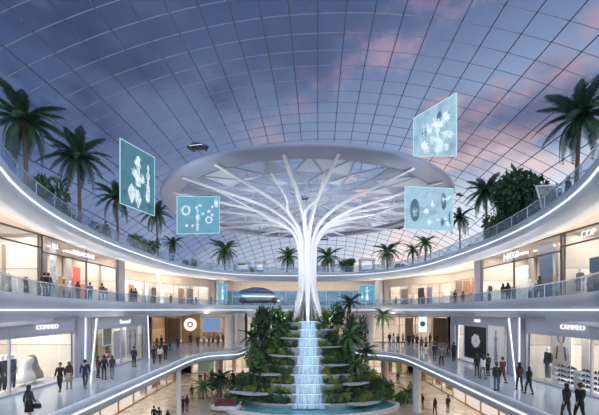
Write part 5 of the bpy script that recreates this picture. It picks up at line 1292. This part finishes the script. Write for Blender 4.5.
def shelving(e, px, dep, label, m, goods):
    p, rz = loc_on(e, alongd(e, px, dep), dep, .06); t = thing('shelving_unit', label, 'shelf', p, rz)
    for lv in range(5):
        mb = MB(); mb.box((0, 0, .3 + lv * .52), (1.7, .4, .05)); mb.build('shelf', m, t)
    mb = MB()
    for sx in (-.86, .86): mb.box((sx, 0, 1.3), (.05, .42, 2.6))
    mb.box((0, .2, 1.3), (1.7, .03, 2.6)); mb.build('case', m, t)
    for lv in range(4):
        for j in range(4):
            g = bpy.data.objects.new('folded_clothes', GOODS[(lv * 3 + j) % len(GOODS)]); C.objects.link(g)
            g.location = Vector(p) + Matrix.Rotation(rz, 3, 'Z') @ Vector((-.6 + .4 * j, -.02, .326 + lv * .52)); g.rotation_euler = (0, 0, rz)
            tag(g, '%s folded clothes, %s on %s shelf, %s' % (GN[(lv * 3 + j) % 5], ['leftmost', 'second', 'third', 'rightmost'][j], ['lowest', 'second lowest', 'middle', 'upper'][lv], goods), 'clothes', 'folded clothes on the ' + goods)
GOODS = []; GN = ('white', 'beige', 'blue', 'dark brown', 'rust')
for c in ('white', 'beige', 'dusty blue', 'dark brown', 'rust'):
    mb = MB()
    for q in range(4): mb.box((.01 * (q % 2), 0, .03 + q * .062), (.28 - .02 * (q % 2), .3, .055))
    GOODS.append(mb.mesh('folded_clothes', cloth(c)))
for e, px, dep, label, m, goods in ((eL2a, 14, 4.6, 'pale shelving unit behind the rack in the upper left shop', M_POST, 'upper left shelving'), (eL2b, 66, 4.4, 'tan shelving unit left of the coral panel', M_TAN, 'shelving left of coral panel'),
    (eR2a, 548, 4.8, 'tan shelving unit behind the slate blue curtain', M_TAN, 'shelving behind blue curtain'), (eR2b, 502, 4.6, 'pale shelving unit in the upper right corner shop', M_POST, 'upper right corner shelving'),
    (eL1a, 55, 5.0, 'tan shelving unit deep in the lower left shop', M_TAN, 'lower left shelving'), (eL1b, 108, 3.6, 'tan shelving unit in the second lower left shop', M_TAN, 'second lower left shelving'),
    (eR1a, 578, 4.8, 'pale shelving unit behind the shoe stands', M_POST, 'shelving behind shoe stands'), (eL0a, 165, 3.0, 'tan shelving unit in the left ground floor shop', M_TAN, 'ground floor left shelving'),
    (eR0a, 442, 3.5, 'tan shelving unit in the right ground floor shop', M_TAN, 'ground floor right shelving')):
    shelving(e, px, dep, label, m, goods)
for e, px, dep, top, bot, lab in ((eL2b, 70, 1.0, 'white', 'beige', 'mannequin in white and beige left of the coral panel'), (eL2c, 145, 1.2, 'black', 'charcoal', 'mannequin in black in the first curved upper left shop'), (eL2d, 184, 1.2, 'beige', 'white', 'mannequin in beige in the second curved upper left shop'),
    (eL2d, 196, 1.2, 'charcoal', 'grey', 'mannequin in charcoal in the second curved upper left shop'), (eR2c, 452, 1.2, 'rust', 'beige', 'mannequin in rust in the curved upper right shop'), (eR2d, 412, 1.2, 'white', 'grey', 'mannequin in white in the far upper right shop'),
    (eR2d, 396, 1.2, 'charcoal', 'black', 'mannequin in charcoal in the far upper right shop'), (eR1a, 542, 1.3, 'beige', 'beige', 'mannequin in beige at the left of the lower right shop'), (eL1a, 68, 1.5, 'rust', 'beige', 'mannequin in rust at the right of the lower left shop'),
    (eL1b, 118, 1.6, 'white', 'white', 'mannequin in white in the second lower left shop'), (eL0a, 158, 1.2, 'white', 'beige', 'mannequin in white in the left ground floor shop'), (eR0a, 438, 1.2, 'plum', 'beige', 'mannequin in plum in the right ground floor shop'),
    (eR0b, 382, 1.2, 'dark brown', 'black', 'mannequin in dark brown in the rear right ground floor shop'), (eR2a, 536, 1.6, 'dusty blue', 'navy', 'mannequin in dusty blue beside the slate blue curtain'), (eR2a, 590, 1.0, 'dusty blue', 'charcoal', 'mannequin in dusty blue near the right picture edge')):
    mannequin(e, alongd(e, px, dep), dep, top, bot, lab, fem=True, h=1.15, z=.06)

for e, px0, px1, dep, z1, m, lab in ((eL2a, -8, -2, 3.0, 5.0, M_GREYC, 'grey partition beyond the left picture edge, upper gallery'), (eL2a, 1, 5, 2.6, 4.2, MATS['sand partition'], 'sand partition at the left picture edge in the upper left shop'), (eL2a, 13, 22, 3.8, 3.3, M_GREYC, 'warm grey half height partition behind the left upper mannequin'),
    (eL2b, 98, 101, 1.8, 4.2, MATS['sand partition'], 'narrow sand partition right of the coral display'), (eL2b, 105, 112, 2.8, 3.2, M_PEACH, 'peach partition near the upper left pier'), (eL2b, 66, 71, 2.6, 4.4, MATS['grey partition'], 'grey partition left of the coral panel'),
    (eR2a, 566, 576, 2.6, 4.6, MATS['sand partition'], 'sand partition behind the grey jacketed mannequin'), (eR2a, 556, 559, 2.0, 5.0, MATS['grey partition'], 'narrow grey partition right of the slate blue curtain'), (eR2a, 584, 588, 2.4, 4.8, M_GREYC, 'dark grey partition near the right picture edge, upper gallery'),
    (eR2b, 486, 489, 2.0, 4.2, MATS['sand partition'], 'narrow sand partition at the left of the corner shop'), (eR2b, 529, 533, 1.6, 4.8, MATS['grey partition'], 'grey partition between corner shop and blue curtain'),
    (eL1a, 20, 30, 4.0, 3.2, M_PINK if 0 else MATS['sand partition'], 'sand partition behind the ivory cape'), (eL1a, 64, 70, 3.0, 3.5, MATS['grey partition'], 'grey partition at the right of the lower left shop')):
    panel(e, px0, px1, dep, .06, z1, m, lab, 'partition', 'partition')
